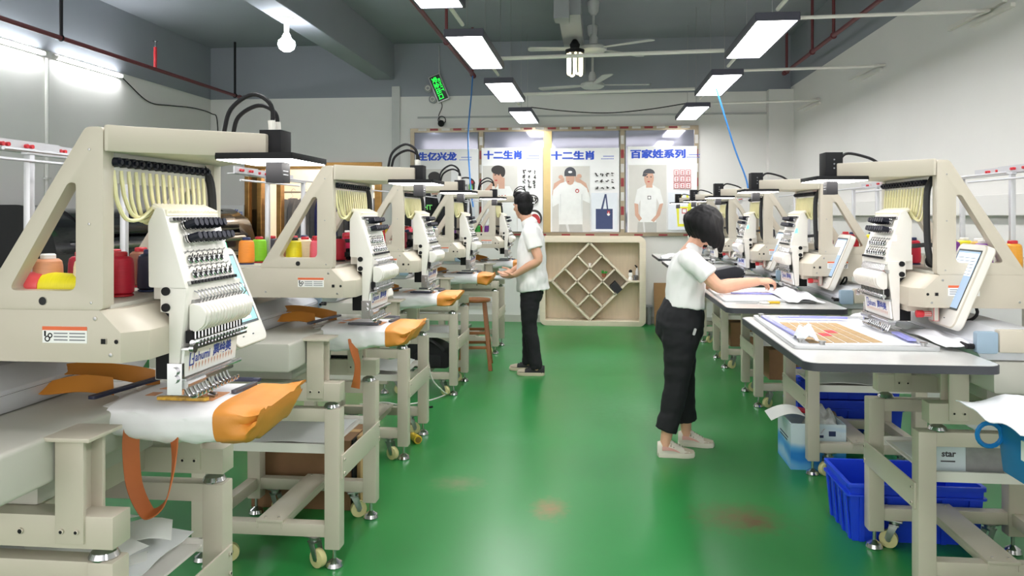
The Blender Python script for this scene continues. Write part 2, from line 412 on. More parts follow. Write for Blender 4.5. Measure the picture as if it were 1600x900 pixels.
pipe(-5.2, -1, -5.2, 10.75, 3.25, 'maroon pipe on drop hangers along the grey wall', (7.0, 10.6), spr=(8.6,))
pipe(-1.5, -1, -1.66, 10.2, 3.4, 'maroon pipe running beside the panel lights above the stool', (5.4, 8.2, 10.1))
pipe(2.45, -1, 2.45, 10.4, 3.4, 'maroon pipe under the ceiling beside the white wall', (6.6, 8.3, 9.1, 10.3))
tag(build('wall_pipe', MB().cyl((XL+.02, 7.5, .3), (XL+.02, 7.5, 3.17), .02, n=10).box(XL, XL+.05, 7.47, 7.53, 1.9, 1.92), mat('pale_pipe', (205, 205, 200), .5)), 'slim pale vertical pipe on the grey wall below the tube lights', 'pipe')
def wire(name, pts, r, mt, label, cat='cable', n=8):
    return tag(build(name, MB().tube(crom(pts, n), r, 8), mt), label, cat)
BLUET = mat('blue_air_hose', (64, 132, 205), .35)
wire('air_hose', [(-1.655, 10.1, 3.38), (-1.64, 9.9, 3.1), (-1.58, 9.3, 2.5), (-1.47, 8.8, 1.9), (-1.42, 8.7, 1.62)], .009, BLUET, 'thin blue air hose hanging in front of the second poster', 'hose')
wire('air_hose', [(1.16, 7.85, 2.865), (1.26, 7.95, 2.6), (1.40, 8.05, 2.2), (1.52, 8.1, 1.9), (1.55, 8.1, 1.70)], .009, BLUET, 'thin blue air hose slanting down past the white column', 'hose')
wire('cable', [(-.82, 9.45, 2.858), (-.4, 9.4, 2.80), (.1, 9.4, 2.77), (.6, 9.36, 2.80), (1.05, 9.3, 2.858)], .006, BLACK, 'black cable sagging between the two rows of panel lights')
wire('cable', [(XL+.03, 8.78, 3.18), (XL+.03, 9.3, 2.98), (XL+.03, 9.8, 3.0), (XL+.03, 10.4, 3.05), (XL+.06, YB-.09, 3.03), (XL+.12, YB-.03, 2.9), (XL+.14, YB-.03, 2.0), (XL+.14, YB-.03, 1.0)], .007, BLACK, 'black cable drooping from the wall tube light to the corner')

# exit sign, emergency lamps, camera
t = empty('exit_sign', (-2.28, YB-.02, 3.36), 0, 'tilted green lit exit sign hanging on the back wall', 'sign')
Mx = Matrix.Rotation(math.radians(66), 4, 'Y')
M0 = frame_M((0, -.02, 0), (math.cos(math.radians(-68)), 0, math.sin(math.radians(-68))), (math.sin(math.radians(68)), 0, math.cos(math.radians(68))))
m = MB(); m.prism(rrect(-.2, .2, -.09, .09, .01, 2), 'z', -.02, .02, 0, M0); m.box(-.006, .006, -.012, .0, .05, .62)
build('case', m, mat('silver_case', (190, 190, 190), .4, .5), t, bevel=.003)
m = MB(); m.prism(rrect(-.185, .185, -.075, .075, .006, 2), 'z', .0205, .022, 0, M0)
build('sign_face', m, mat('dark_green_face', (8, 40, 16), .4), t)
m = MB(); text_into(m, '安全出口', .085, M0 @ Matrix.Translation((0, -.02, .0235)), 0, .002); text_into(m, 'EXIT', .042, M0 @ Matrix.Translation((-.03, .047, .0235)), 0, .001, width=.2)
build('lettering', m, mat('green_sign_glow', (30, 225, 70), emit=1.3), t, smooth=0)
for i, (x, z) in enumerate(((-2.44, 3.36), (-2.37, 3.2))):
    o = build('emergency_lamp', MB().lathe([(.055, 0), (.06, .05), (.045, .06), (.045, .055), (.01, .05)], 18, 0, frame_M((x, YB, z), (1, 0, 0), (0, 0, 1))).torus((x, YB-.062, z), .03, .007, (0, 1, 0), m=1), [mat('lamp_grey', (160, 162, 164), .4), WHITEP])
    tag(o, ['round grey emergency lamp, upper of two beside the exit sign', 'round grey emergency lamp, lower of two beside the exit sign'][i], 'lamp')
t = empty('security_camera', (-2.24, YB, 2.86), 0, 'small black dome camera on the wall above the first poster', 'camera')
build('bracket', MB().cyl((0, 0, .02), (0, -.07, .0), .02, n=10).torus((.0, -.03, .04), .055, .006, (0, 1, .3)), BLACK, t)
build('dome', MB().ball((.0, -.085, -.015), .048, 8), BLACK, t)
wire('cable', [(-2.27, YB-.008, 3.2), (-2.24, YB-.008, 3.1), (-2.29, YB-.008, 2.97), (-2.27, YB-.01, 2.89)], .005, BLACKM, 'short dark wire between the exit sign and the dome camera')
# ---------------------------------------------------------------- glazed poster wall
FRAMEM = mat('bronze_window_frame', (150, 138, 116), .35, .5, var=.06)
FILMR = mat('red_film_label', (140, 40, 44), .5); FILMW = mat('pale_film', (205, 203, 200), .5)
GLASSD = mat('dusky_window_glass', (168, 169, 184), .06, .55, var=.05, scale=3)
WX = [-2.70, -1.665, -.70, .345, 1.40]
m = MB()
y0, y1 = YB-.05, YB
m.box(WX[0], WX[4], y0, y1, 2.72, 2.78); m.box(WX[0], WX[4], y0, y1, 1.235, 1.285)
for x in (WX[0]+.03, WX[1], WX[3], WX[4]-.03): m.box(x-.03, x+.03, y0, y1, 1.285, 2.72)
m.box(WX[2]-.07, WX[2]+.05, y0-.01, y1, 1.285, 2.72, 3)
k = 0
for x in [WX[0]+.12+.17*i for i in range(23)]:
    m.box(x, x+.12, y0-.002, y0, 2.745, 2.775, 1 if k % 2 else 2); k += 1
    if k % 2: m.box(x+.03, x+.15, y0-.002, y0, 1.238, 1.262, 1)
for x in (WX[1], WX[3], WX[4]-.03):
    for j in range(7): m.box(x-.022, x+.022, y0-.002, y0, 1.33+.2*j, 1.45+.2*j, 1 if j % 2 else 2)
struct('window_1', m, [FRAMEM, FILMR, FILMW, mat('gold_mullion', (182, 160, 112), .3, .6, var=.05)], smooth=0)
wn = bpy.data.objects['window_1']
for i in range(4):
    build('pane', MB().box(WX[i]+.05, WX[i+1]-.05, YB-.03, YB-.02, 1.285, 2.72), GLASSD, wn, smooth=0)

PBOARD = mat('poster_board', (236, 236, 235), .7, var=.01, spec=.2); PPHOTO = mat('poster_photo_ground', (205, 203, 196), .5, var=.02); PPALE = mat('poster_pale_panel', (222, 227, 233), .5, var=.02)
SKIN_P = mat('poster_skin', (202, 160, 138), .5); HAIR_P = mat('poster_hair', (48, 44, 42), .5); SHIRT_P = mat('poster_white_shirt', (228, 229, 226), .5); CAP_P = mat('poster_cap', (70, 72, 78), .5)
NAVY_P = mat('poster_navy', (54, 66, 106), .5); PANTS_P = mat('poster_trousers', (178, 178, 172), .5); YEL_P = mat('poster_yellow', (226, 224, 60), .5); RED_P = mat('poster_red', (186, 48, 52), .5); GRN_P = mat('poster_green', (110, 178, 60), .5); TEAL_P = mat('poster_teal', (110, 170, 172), .5); FOLD_P = mat('poster_shirt_fold', (208, 209, 207), .5)
PM = [PPHOTO, PPALE, SKIN_P, HAIR_P, SHIRT_P, CAP_P, NAVY_P, PANTS_P, YEL_P, RED_P, GRN_P, TEAL_P, FOLD_P, WHITEPR]
class Poster:
    def __init__(s, x0, x1, z0, z1, label, title, tx, tw, sub):
        s.x0, s.x1, s.z0, s.z1 = x0, x1, z0, z1; s.y = YB-.075; s.n = 0; s.mb = MB()
        s.root = build('poster', MB().box(x0, x1, s.y, YB-.05, z0, z1), PBOARD, bevel=.002, smooth=0)
        tag(s.root, label, 'poster', 'posters on the glazed back wall')
        s.title, s.tx, s.tw, s.sub = title, tx, tw, sub
    def p(s, u, v): return (s.x0+(s.x1-s.x0)*u, s.z1-(s.z1-s.z0)*v)
    def poly(s, pts, m):
        s.n += 1; y = s.y-.0004*s.n-.0005
        P = [s.p(*q) for q in pts]
        s.mb.add([(a, y, b) for a, b in P], [tuple(range(len(P)))], m)
    def rect(s, a, b, c, d, m): s.poly([(a, b), (c, b), (c, d), (a, d)], m)
    def ell(s, u, v, ru, rv, m, a0=0, a1=360, n=20): s.poly([(u+ru*math.cos(math.radians(a0+(a1-a0)*i/n)), v+rv*math.sin(math.radians(a0+(a1-a0)*i/n))) for i in range(n if a1-a0 == 360 else n+1)], m)
    def done(s):
        build('printed_picture', s.mb, PM, s.root, smooth=0, recalc=False)
        m = MB(); u, v = s.p(s.tx, .095)
        M = frame_M((u+s.tw*(s.x1-s.x0)/2, s.y-.002, v), (1, 0, 0), (0, 0, 1))
        for q, (ox, oz) in enumerate(((0, 0), (.0045, 0), (-.0045, 0), (0, .004), (0, -.004), (.008, 0), (-.008, 0), (.006, .005), (-.006, -.005), (.006, -.005), (-.006, .005))): text_into(m, s.title, .125, M @ Matrix.Translation((ox, oz, .0003*q)), 0, 0, width=s.tw*(s.x1-s.x0))
        for j, wd in enumerate((.16, .19)):
            a, b = s.p(s.sub+ (.03 if j == 0 else 0), .10+.03*j)
            for q in range(9): m.box(a+q*.018*wd/.17, a+q*.018*wd/.17+.012, s.y-.0015, s.y-.0005, b-.006, b+.006)
        build('printed_title', m, TITLE, s.root, smooth=0)
def icons(P, u0, v0, du, dv, nx, ny, m, sz, seed):
    r = random.Random(seed)
    for j in range(ny):
        for i in range(nx):
            u, v = u0+du*i, v0+dv*j
            for q in range(4):
                a = r.uniform(0, 360); P.ell(u+r.uniform(-.3, .3)*sz, v+r.uniform(-.3, .3)*sz, sz*r.uniform(.12, .45), sz*r.uniform(.1, .3), m, a, a+200, 7)
# 1: dark-haired man, shirt mark above
P = Poster(-2.62, -1.70, 1.285, 2.475, 'first poster from the gold doorway, dark-haired man and green-black crest', '生亿兴龙', .05, .60, .70)
P.rect(.03, .24, .57, 1, 0)
P.poly([(.06, 1), (.08, .62), (.2, .52), (.42, .52), (.54, .62), (.57, 1)], 4)
P.rect(.26, .45, .36, .55, 2); P.ell(.31, .40, .085, .105, 2); P.ell(.305, .33, .10, .06, 3); P.ell(.26, .35, .05, .05, 3); P.ell(.35, .345, .055, .05, 3)
for e in (.275, .335): P.ell(e, .395, .014, .007, 3)
P.ell(.305, .455, .025, .007, 9)
P.ell(.80, .42, .15, .085, 3, 180, 360); P.ell(.80, .42, .125, .065, 13, 180, 360)
for q in (-1, 1):
    P.ell(.80+.10*q, .45, .045, .09, 3); P.ell(.80+.075*q, .47, .04, .05, 10); P.ell(.80+.03*q, .46, .02, .07, 13); P.ell(.80+.10*q, .40, .025, .02, 9); P.ell(.80+.06*q, .50, .03, .016, 3)
P.rect(.63, .60, .95, .98, 1); icons(P, .72, .75, .08, .08, 3, 2, 3, .06, 4)
P.done()
# 2: man leaning on his hand
P = Poster(-1.655, -.775, 1.295, 2.49, 'second poster from the gold doorway, man resting his chin on his hand', '十二生肖', .05, .61, .74)
P.rect(.02, .215, .59, 1, 0)
P.poly([(.06, 1), (.10, .62), (.26, .46), (.46, .46), (.56, .60), (.585, 1)], 4); P.rect(.28, .36, .38, .49, 2); P.ell(.27, .335, .085, .10, 2)
P.ell(.27, .265, .11, .055, 3); P.ell(.35, .29, .04, .06, 3)
P.poly([(.06, .50), (.16, .42), (.25, .42), (.26, .46), (.12, .55), (.05, .62)], 2); P.ell(.21, .43, .05, .035, 2)
for e in (.225, .285): P.ell(e, .325, .014, .007, 3)
P.ell(.24, .39, .022, .007, 9)
for q in range(4): P.ell(.24+.05*q, .60, .018, .035, 3 if q < 2 else 9)
icons(P, .70, .29, .085, .058, 3, 4, 3, .055, 9)
P.ell(.82, .62, .11, .06, 3, 0, 360); P.ell(.82, .62, .09, .045, 13); icons(P, .76, .60, .06, .03, 3, 2, 3, .05, 3)
P.ell(.86, .84, .13, .10, 3, 200, 400); P.ell(.85, .85, .11, .085, 13, 200, 400); P.ell(.87, .87, .09, .08, 9, 220, 390); P.ell(.80, .85, .05, .05, 11); P.ell(.84, .9, .05, .03, 13)
P.done()
# 3: man holding his cap, navy tote
P = Poster(-.665, .300, 1.29, 2.475, 'third poster from the gold doorway, man holding his cap and navy tote', '十二生肖', .02, .62, .74)
P.rect(.02, .215, .575, 1, 0)
P.poly([(.02, .55), (.05, .42), (.20, .35), (.20, .40), (.09, .47), (.04, .60)], 2); P.poly([(.56, .52), (.52, .42), (.36, .33), (.36, .39), (.48, .47), (.53, .55)], 2)
P.poly([(.02, .62), (.04, .50), (.14, .42), (.22, .40), (.34, .40), (.44, .42), (.53, .48), (.575, .60), (.575, .66), (.47, .62), (.47, .91), (.12, .91), (.12, .66), (.03, .70)], 4)
P.poly([(.13, .91), (.46, .91), (.47, 1), (.12, 1)], 7); P.poly([(.22, .91), (.26, .91), (.28, 1), (.25, 1)], 12)
P.rect(.25, .36, .33, .43, 2); P.ell(.287, .36, .065, .08, 2); P.ell(.287, .295, .085, .07, 5, 180, 360); P.rect(.202, .29, .372, .335, 5); P.ell(.287, .285, .03, .014, 13)
P.ell(.15, .345, .035, .025, 2); P.ell(.42, .335, .035, .025, 2); P.ell(.26, .40, .012, .005, 9)
P.ell(.39, .51, .028, .024, 9); P.ell(.39, .512, .016, .013, 13)
for q in (.14, .45): P.poly([(q, .55), (q+.012, .55), (q+.006, .88)], 12)
icons(P, .67, .315, .08, .08, 4, 3, 3, .05, 11)
P.rect(.595, .535, .975, .99, 1); P.rect(.66, .725, .905, .965, 6)
P.poly([(.735, .725), (.79, .55), (.815, .55), (.84, .725), (.82, .725), (.80, .59), (.765, .725)], 6)
P.ell(.845, .785, .022, .022, 13); P.ell(.835, .765, .008, .022, 9); P.ell(.858, .765, .008, .022, 9)
P.done()
# 4: man in green cap, yellow bag
P = Poster(.415, 1.375, 1.285, 2.49, 'poster with a man in grey cap and nine red squares, beside the white column', '百家姓系列', .05, .78, .855)
P.rect(.02, .215, .565, 1, 0)
P.poly([(.10, .66), (.14, .50), (.25, .45), (.37, .45), (.47, .50), (.52, .66), (.46, .68), (.42, .60), (.41, .90), (.18, .90), (.19, .62), (.16, .68)], 4)
P.poly([(.15, .88), (.42, .88), (.42, 1), (.14, 1)], 7); P.poly([(.22, .88), (.245, .88), (.26, 1), (.235, 1)], 12)
P.poly([(.10, .66), (.155, .67), (.16, .78), (.21, .84), (.17, .87), (.11, .80)], 2); P.poly([(.465, .67), (.515, .66), (.47, .80), (.38, .88), (.34, .86), (.41, .80)], 2)
P.rect(.27, .40, .36, .48, 2); P.ell(.31, .37, .07, .09, 2); P.ell(.31, .315, .085, .055, 5, 180, 360); P.poly([(.225, .315), (.30, .32), (.26, .35), (.215, .345)], 5)
for e in (.285, .34): P.ell(e, .355, .012, .006, 3)
P.ell(.305, .41, .02, .006, 9)
P.rect(.29, .575, .34, .615, 3); P.rect(.298, .582, .332, .608, 13)
for j in range(3):
    for i in range(3):
        u, v = .665+.085*i, .275+.075*j
        P.rect(u, v, u+.075, v+.066, 9); P.rect(u+.008, v+.006, u+.067, v+.060, 13)
        P.rect(u+.02, v+.02, u+.06, v+.027, 9); P.rect(u+.035, v+.012, u+.043, v+.055, 9); P.rect(u+.018, v+.042, u+.058, v+.048, 9)
P.rect(.585, .535, .98, .97, 1); P.poly([(.70, .70), (.92, .70), (.90, .93), (.72, .93)], 8); P.poly([(.74, .72), (.86, .72), (.86, .9), (.74, .9)], 4)
P.rect(.78, .72, .85, .78, 9); P.rect(.79, .73, .84, .77, 13)
P.poly([(.72, .70), (.76, .56), (.79, .56), (.75, .70)], 8); P.poly([(.87, .70), (.84, .57), (.87, .57), (.92, .70)], 8)
P.done()

# ---------------------------------------------------------------- display shelf
WOODP = mat('pale_oak', (226, 213, 190), .55, var=.05, scale=4, stretch=(1, 1, 8)); WOODB = mat('pale_oak_back', (222, 206, 180), .6, var=.05, scale=4, stretch=(8, 1, 1))
sx0, sx1, sz1, sy0, sy1 = -.80, .655, 1.235, 10.62, 10.93
sh = empty('display_shelf', (0, 0, 0), 0, 'pale oak display cabinet with a diamond lattice of square cells below the posters', 'shelf')
build('frame', MB().prism([rrect(sx0, sx1, 0, sz1, .09, 6), rrect(sx0+.075, sx1-.085, .07, sz1-.085, .02, 3)], 'y', sy0, sy1), WOODP, sh, bevel=.006)
build('back_panel', MB().box(sx0+.05, sx1-.05, sy1-.02, sy1-.001, .05, sz1-.06), WOODB, sh, smooth=0)
cx, cz, hw, hh = -.11, .615, .525, .535
m = MB()
def bar(a, b, th=.011):
    a = Vector((a[0], 0, a[1])); b = Vector((b[0], 0, b[1])); d = (b-a).normalized(); n = Vector((-d.z, 0, d.x))*th
    P4 = [a+n, b+n, b-n, a-n]; m.prism([(p.x, p.z) for p in P4], 'y', sy0+.012, sy1-.02)
T, R_, B_, L_ = (cx, cz+hh), (cx+hw, cz), (cx, cz-hh), (cx-hw, cz)
lp = lambda a, b, t: (a[0]+(b[0]-a[0])*t, a[1]+(b[1]-a[1])*t)
for i in range(4):
    bar(lp(T, L_, i/3), lp(R_, B_, i/3), .014 if i in (0, 3) else .011); bar(lp(T, R_, i/3), lp(L_, B_, i/3), .014 if i in (0, 3) else .011)
build('lattice', m, WOODP, sh, smooth=0)
for a, b in ((sx0+.07, cx-hw), (cx+hw, sx1-.08)): build('ledge', MB().box(a, b, sy0+.02, sy1-.02, cz-.012, cz+.012), WOODP, sh, smooth=0)
# things on it (each resting in the V of its cell or on the ledge)
sl = math.atan2(hh, hw)
def cell(i, j): # centre of lattice cell, i along T->R, j along T->L
    return (cx+hw*((i+.5)-(j+.5))/3, cz+hh-hh*((i+.5)+(j+.5))/3)
c = cell(2, 0); M = Matrix.Translation((c[0]-.005, 10.72, c[1]-.075)) @ Matrix.Rotation(sl+.02, 4, 'Y')
o = build('box', MB().box(-.075, .075, -.09, .09, .0, .10, 0, M), mat('black_carton', (30, 28, 34), .5)); tag(o, 'small black box in the lattice cell by the plant', 'box'); o.location = (-.02, 0, -.045)
c = cell(1, 0)
t = empty('potted_plant', (c[0]+.02, 10.72, c[1]-.125), 0, 'tiny brown pot with a bright green leafy sprig in the lattice', 'plant')
build('pot', MB().lathe([(.022, 0), (.034, .05), (.03, .05)], 12), mat('terracotta', (150, 92, 66), .7), t)
m = MB(); r = random.Random(2)
for i in range(16):
    a = r.uniform(0, 6.28); e = r.uniform(.2, 1.2); L0 = r.uniform(.04, .08); d = Vector((math.cos(a)*math.sin(e), math.sin(a)*math.sin(e), math.cos(e)))
    p = Vector((0, 0, .045)); q = d.orthogonal().normalized()*.012
    m.add([p, p+d*L0*.5+q, p+d*L0, p+d*L0*.5-q], [(0, 1, 2, 3)])
build('leaves', m, mat('bright_leaf', (60, 170, 70), .5), t, smooth=0, recalc=False)
c = cell(1, 1)
o = build('cup', MB().lathe([(.016, 0), (.02, .045), (.017, .045), (.014, .006)], 12, 0, Matrix.Translation((cell(0, 0)[0], 10.7, cell(0, 0)[1]-.155))), WHITEPR); tag(o, 'tiny white cup at the foot of the top lattice cell', 'cup')
o = build('figurine', MB().lathe([(.03, 0), (.035, .02), (.02, .05), (.03, .08), (.025, .10), (.006, .125)], 12, 0, Matrix.Translation((.45, 10.72, cz+.012))).ball((.45, 10.72, cz+.135), .025, 6, 1), [WHITEPR, BLACK]); tag(o, 'white figurine with a black head on the short cabinet ledge', 'figurine')
t = empty('mug', (.52, 10.72, cz+.012), 0, 'black and white patterned mug on the cabinet ledge', 'mug')
build('body', MB().lathe([(.03, 0), (.032, .07), (.028, .07), (.027, .008)], 14).torus((.0, -.03, .03), .012, .004, (1, 0, 0), m=1), [mat('patterned_mug', (110, 110, 112), .4, var=.4, scale=60), BLACK], t)
t = empty('bottle', (.545, 10.8, cz+.012), 0, 'tall white bottle with a dark cap on the cabinet ledge', 'bottle')
build('body', MB().lathe([(.022, 0), (.024, .12), (.01, .16), (.01, .175)], 12), WHITEPR, t); build('cap', MB().cyl((0, 0, .172), (-.03, 0, .205), .012, .008), BLACK, t)

# cardboard sheet, wall conduit
o = build('cardboard_sheet', MB().box(0, .30, 0, .03, 0, .60, 0, Matrix.Translation((.78, 10.72, 0)) @ Matrix.Rotation(-.25, 4, 'X')), mat('brown_cardboard', (150, 116, 76), .8, var=.06, bump=.1)); tag(o, 'plain brown cardboard sheet leaning on the wall beside the oak cabinet', 'cardboard')
tag(build('floor_pipe', MB().cyl((.71, 10.88, 0), (.71, 10.88, .24), .035).box(.66, .76, 10.85, 10.94, .24, .27), mat('grey_pvc', (150, 152, 154), .5)), 'short grey pipe rising from the floor by the oak cabinet', 'pipe')
# fire sign plates
for i, (x, sg) in enumerate(((-2.83, 0), (-3.06, 1))):
    m = MB().box(x-.09, x+.09, YB-.012, YB, 1.16, 1.37); m.box(x-.075, x+.075, YB-.0135, YB-.012, 1.18, 1.35, 1)
    m.add([(x-.02, YB-.015, 1.34), (x+.02, YB-.015, 1.34), (x+.02, YB-.015, 1.26), (x+.05, YB-.015, 1.26), (x, YB-.015, 1.19), (x-.05, YB-.015, 1.26), (x-.02, YB-.015, 1.26)], [(0, 1, 2, 3, 4, 5, 6)], 2)
    if sg: m.box(x-.05, x+.05, YB-.016, YB-.015, 1.22, 1.25, 2)
    tag(build('wall_plate', m, [mat('plate_red', (170, 30, 34), .5), mat('plate_red_b', (206, 52, 36), .5), mat('plate_yellow', (238, 200, 60), .5)], smooth=0, recalc=False), ['red square plate with a yellow down arrow on the back wall', 'red square plate with a barred yellow arrow on the back wall'][sg], 'sign')

# clothes: a rail with black hooded tops in front of the first poster, rails in the showroom
def garment(name, x, y, ztop, h, wd, mt, label, group, rz=0, mark=None, hood=False):
    t = empty(name, (x, y, ztop), rz, label, 'clothing', group)
    def f(a, b):
        q = 2*PI*b; s_ = wd*(.42+.06*a+.05*math.sin(5*q+a*6)*a) * (min(1, .55+3*a) if a < .15 else 1)
        return (s_*math.cos(q), (.055+.02*a)*math.sin(q)*(1+.3*math.sin(3*q+4*a)), -.03-h*a)
    m = MB().grid(f, 12, 24, 0, True)
    build('garment_body', m, mt, t, recalc=True)
    for sx in (-1, 1): build('sleeve', MB().tube(crom([(sx*wd*.38, 0, -.06), (sx*wd*.52, .01, -.25), (sx*wd*.53, .0, -h*.75)], 4), [.055]*8+[.045], 8), mt, t)
    build('hanger_hook', MB().tube(crom([(-wd*.35, 0, -.05), (0, .01, -.0), (0, .05, .05), (0, .05, .085), (0, .0, .125), (0, -.05, .10)], 4), .004, 6), STEEL, t)
    if hood: build('hood', MB().ball((0, .02, -.06), (.12, .09, .1), 8), mt, t)
    if mark: mm = MB(); text_into(mm, 'YMHT', .09, frame_M((0, -.085, -.22), (1, 0, 0), (0, 0, 1)), 0, .004); build('printed_mark', mm, mark, t, smooth=0)
    return t
CLB = mat('black_knit', (34, 34, 38), .9, var=.1); CLG = mat('grey_knit', (112, 112, 118), .9, var=.1); CLN = mat('navy_knit', (38, 48, 112), .9, var=.1); CLS = mat('steel_cloth', (128, 132, 142), .85, var=.1); CLW = mat('white_cloth', (222, 222, 220), .85)
def rail(x0, x1, y, z, label):
    t = empty('clothes_rail', ((x0+x1)/2, y, 0), 0, label, 'clothes rail'); h = (x1-x0)/2
    build('rail', MB().cyl((-h, 0, z), (h, 0, z), .014), STEEL, t)
    for sx in (-1, 1): build('upright', MB().cyl((sx*h, 0, .02), (sx*h, 0, z), .014).box(sx*h-.02, sx*h+.02, -.22, .22, 0, .03), STEEL, t)
    return t
rail(-2.55, -1.75, 10.25, 1.93, 'steel clothes rail with black tops in front of the first poster')
garment('hooded_top', -2.37, 10.25, 1.85, .62, .36, CLB, 'black hooded top with green lettering hanging before the first poster', 'black tops', .3, mat('green_lettering', (120, 220, 110), .5), True)
garment('hooded_top', -1.92, 10.25, 1.85, .64, .36, CLB, 'plain black top with grey lettering, hanging closer to the stool', 'black tops', .5, GREYPR, True)
rail(-5.1, -3.3, YB+1.0, 1.9, 'long showroom clothes rail behind the gold doorway')
rail(-4.6, -3.3, YB+1.9, 2.1, 'second clothes rail at the back of the showroom')
for i in range(9):
    x = -4.88+.185*i
    garment('hanging_garment', x, YB+1.0, 1.83, [.9, .8, .95][i % 3], .34, [CLS, CLS, CLG, CLN, CLN, CLG, CLB, CLG, CLS][i], ['pale steel-grey garment at the end of the showroom rail', 'steel-grey garment, second on the showroom rail', 'mid-grey garment on the showroom rail', 'bright navy garment on the showroom rail', 'second navy garment on the showroom rail', 'mid-grey garment beside the navy ones on the showroom rail', 'black garment on the showroom rail', 'mid-grey garment beside the black one on the showroom rail', 'steel-grey garment by the bronze doorpost of the showroom'][i], 'garments on the showroom rail', 1.1)

# standing sign board by the doorway
t = empty('sign_board', (-5.42, 10.7, 0), 0, 'pale zodiac sign board standing in the corner beside the gold doorway', 'sign')
Mb = Matrix.Rotation(-.08, 4, 'X')
build('board', MB().box(-.24, .24, 0, .03, 0, 1.68, 0, Mb), PBOARD, t, bevel=.004, smooth=0)
m = MB(); text_into(m, '十二生肖', .12, Mb @ frame_M((-.03, -.002, 1.55), (1, 0, 0), (0, 0, 1)), 0, .004, width=.38)
for j in range(2): m.box(.17, .225, -.004, -.001, 1.545+.025*j, 1.555+.025*j, 0, Mb)
build('printed_title', m, TITLE, t, smooth=0)
m = MB(); r = random.Random(5)
for j in range(4):
    for i in range(5):
        for q in range(3): m.box(-.19+.085*i+r.uniform(-.02, .02), -.19+.085*i+r.uniform(.02, .03), -.003, -.001, 1.32-.1*j+r.uniform(-.02, .02), 1.32-.1*j+r.uniform(.022, .03), 0, Mb)
build('printed_icons', m, mat('black_print', (44, 44, 46), .6), t, smooth=0)

# wide-format printer along the left wall
t = empty('wide_printer', (-5.25, 8.6, 0), 0, 'long black wide-format printer standing against the grey wall', 'printer')
GLK = mat('gloss_black', (26, 27, 30), .25, coat=.5)
build('body', MB().prism(rpoly([(-.36, .95), (.34, .95), (.38, 1.1), (.36, 1.3), (-.36, 1.36)], .05), 'y', -1.9, 1.75), GLK, t, bevel=.004)
build('cover', MB().prism(rpoly([(-.36, 1.37), (.33, 1.31), (.34, 1.42), (.16, 1.58), (-.34, 1.6)], .07), 'y', -1.7, 1.55), GLK, t)
build('end_housing', MB().prism(rpoly([(-.36, .93), (.37, .93), (.38, 1.2), (.3, 1.45), (.05, 1.62), (-.36, 1.62)], .07), 'y', 1.55, 1.95), GLK, t)
build('end_housing', MB().prism(rpoly([(-.36, .93), (.37, .93), (.38, 1.2), (.3, 1.45), (.05, 1.62), (-.36, 1.62)], .07), 'y', -2.1, -1.7), GLK, t)
build('guide_bar', MB().cyl((.40, -1.7, 1.22), (.40, 1.55, 1.22), .035, n=12).box(.38, .42, -1.7, 1.55, .99, 1.04), STEEL, t)
build('roll', MB().cyl((.25, -1.5, .72), (.25, 1.4, .72), .1, n=20), mat('grey_media', (146, 148, 152), .6), t)
for sy in (-1.6, 1.5): build('leg', MB().box(-.08, .06, sy-.05, sy+.05, .04, .95).box(-.34, .36, sy-.05, sy+.05, 0.0, .06), GLK, t, bevel=.006)
t = empty('low_cabinet', (-5.1, 5.8, 0), 0, 'low grey and white cabinet beside the black wide-format printer', 'cabinet')
build('body', MB().box(-.4, .3, -.5, .5, .06, 1.0), CREAM2, t, bevel=.02); build('top_panel', MB().box(-.41, .31, -.51, .51, 1.0, 1.06), mat('grey_top', (128, 130, 132), .5), t, bevel=.01)
for sx, sy in ((-.35, -.45), (.25, -.45), (-.35, .45), (.25, .45)): build('foot', MB().cyl((sx, sy, 0), (sx, sy, .06), .025), BLACK, t)
# ---------------------------------------------------------------- embroidery machines
# local axes: x towards the aisle, y along the row (control panel side positive), z up
HC = [IVORY, BLACK, CHROME, WHITEP]
def side_frame_mb(s):
    lo, hi = (s*.29-.042, s*.29) if s > 0 else (s*.29, s*.29+.042)
    outer = rpoly([(-.33, 1.292), (.0, 1.292), (.0, 1.735), (-.045, 1.735)], .012, 3)
    hole = rpoly([(-.245, 1.338), (-.07, 1.338), (-.07, 1.60), (-.09, 1.60)], .022, 4)[::-1]
    m = MB().prism([outer, hole], 'y', lo, hi)
    for x, z in ((-.035, 1.68), (-.03, 1.31), (-.035, 1.5)): m.cyl((x, s*.29, z), (x, s*.2915, z), .004, n=8, m=1)
    m.cyl((-.155, s*.289, 1.313), (-.155, s*.2915, 1.313), .011, n=12, m=2)
    return m
A_, B2 = Vector((.07, 0, 1.535)), Vector((.132, 0, 1.33)); DN = Vector((.957, 0, .289)).normalized()
def F(t, v, h): p = A_+(B2-A_)*t+DN*h; return (p.x, v, p.z)
def lamp_mb(hx):
    m = MB().box(.275, .335+hx*.3, -.035-hx*.3, .035+hx*.3, 1.682, 1.752+hx).box(.29, .335, -.028, .028, 1.61, 1.668)
    Ml = Matrix.Translation((.30, 0, 1.667)); m.prism(rrect(-.105, .105, -.13, .13, .008, 2), 'z', 0, .016, 0, Ml)
    for q in range(2): m.box(.335, .3356, -.02, .015, 1.63+.01*q, 1.633+.01*q, 1)
    if hx:
        for q in range(3): m.cyl((.31, .045, 1.72+.018*q), (.31, .0465, 1.72+.018*q), .004, n=6, m=1)
    return m
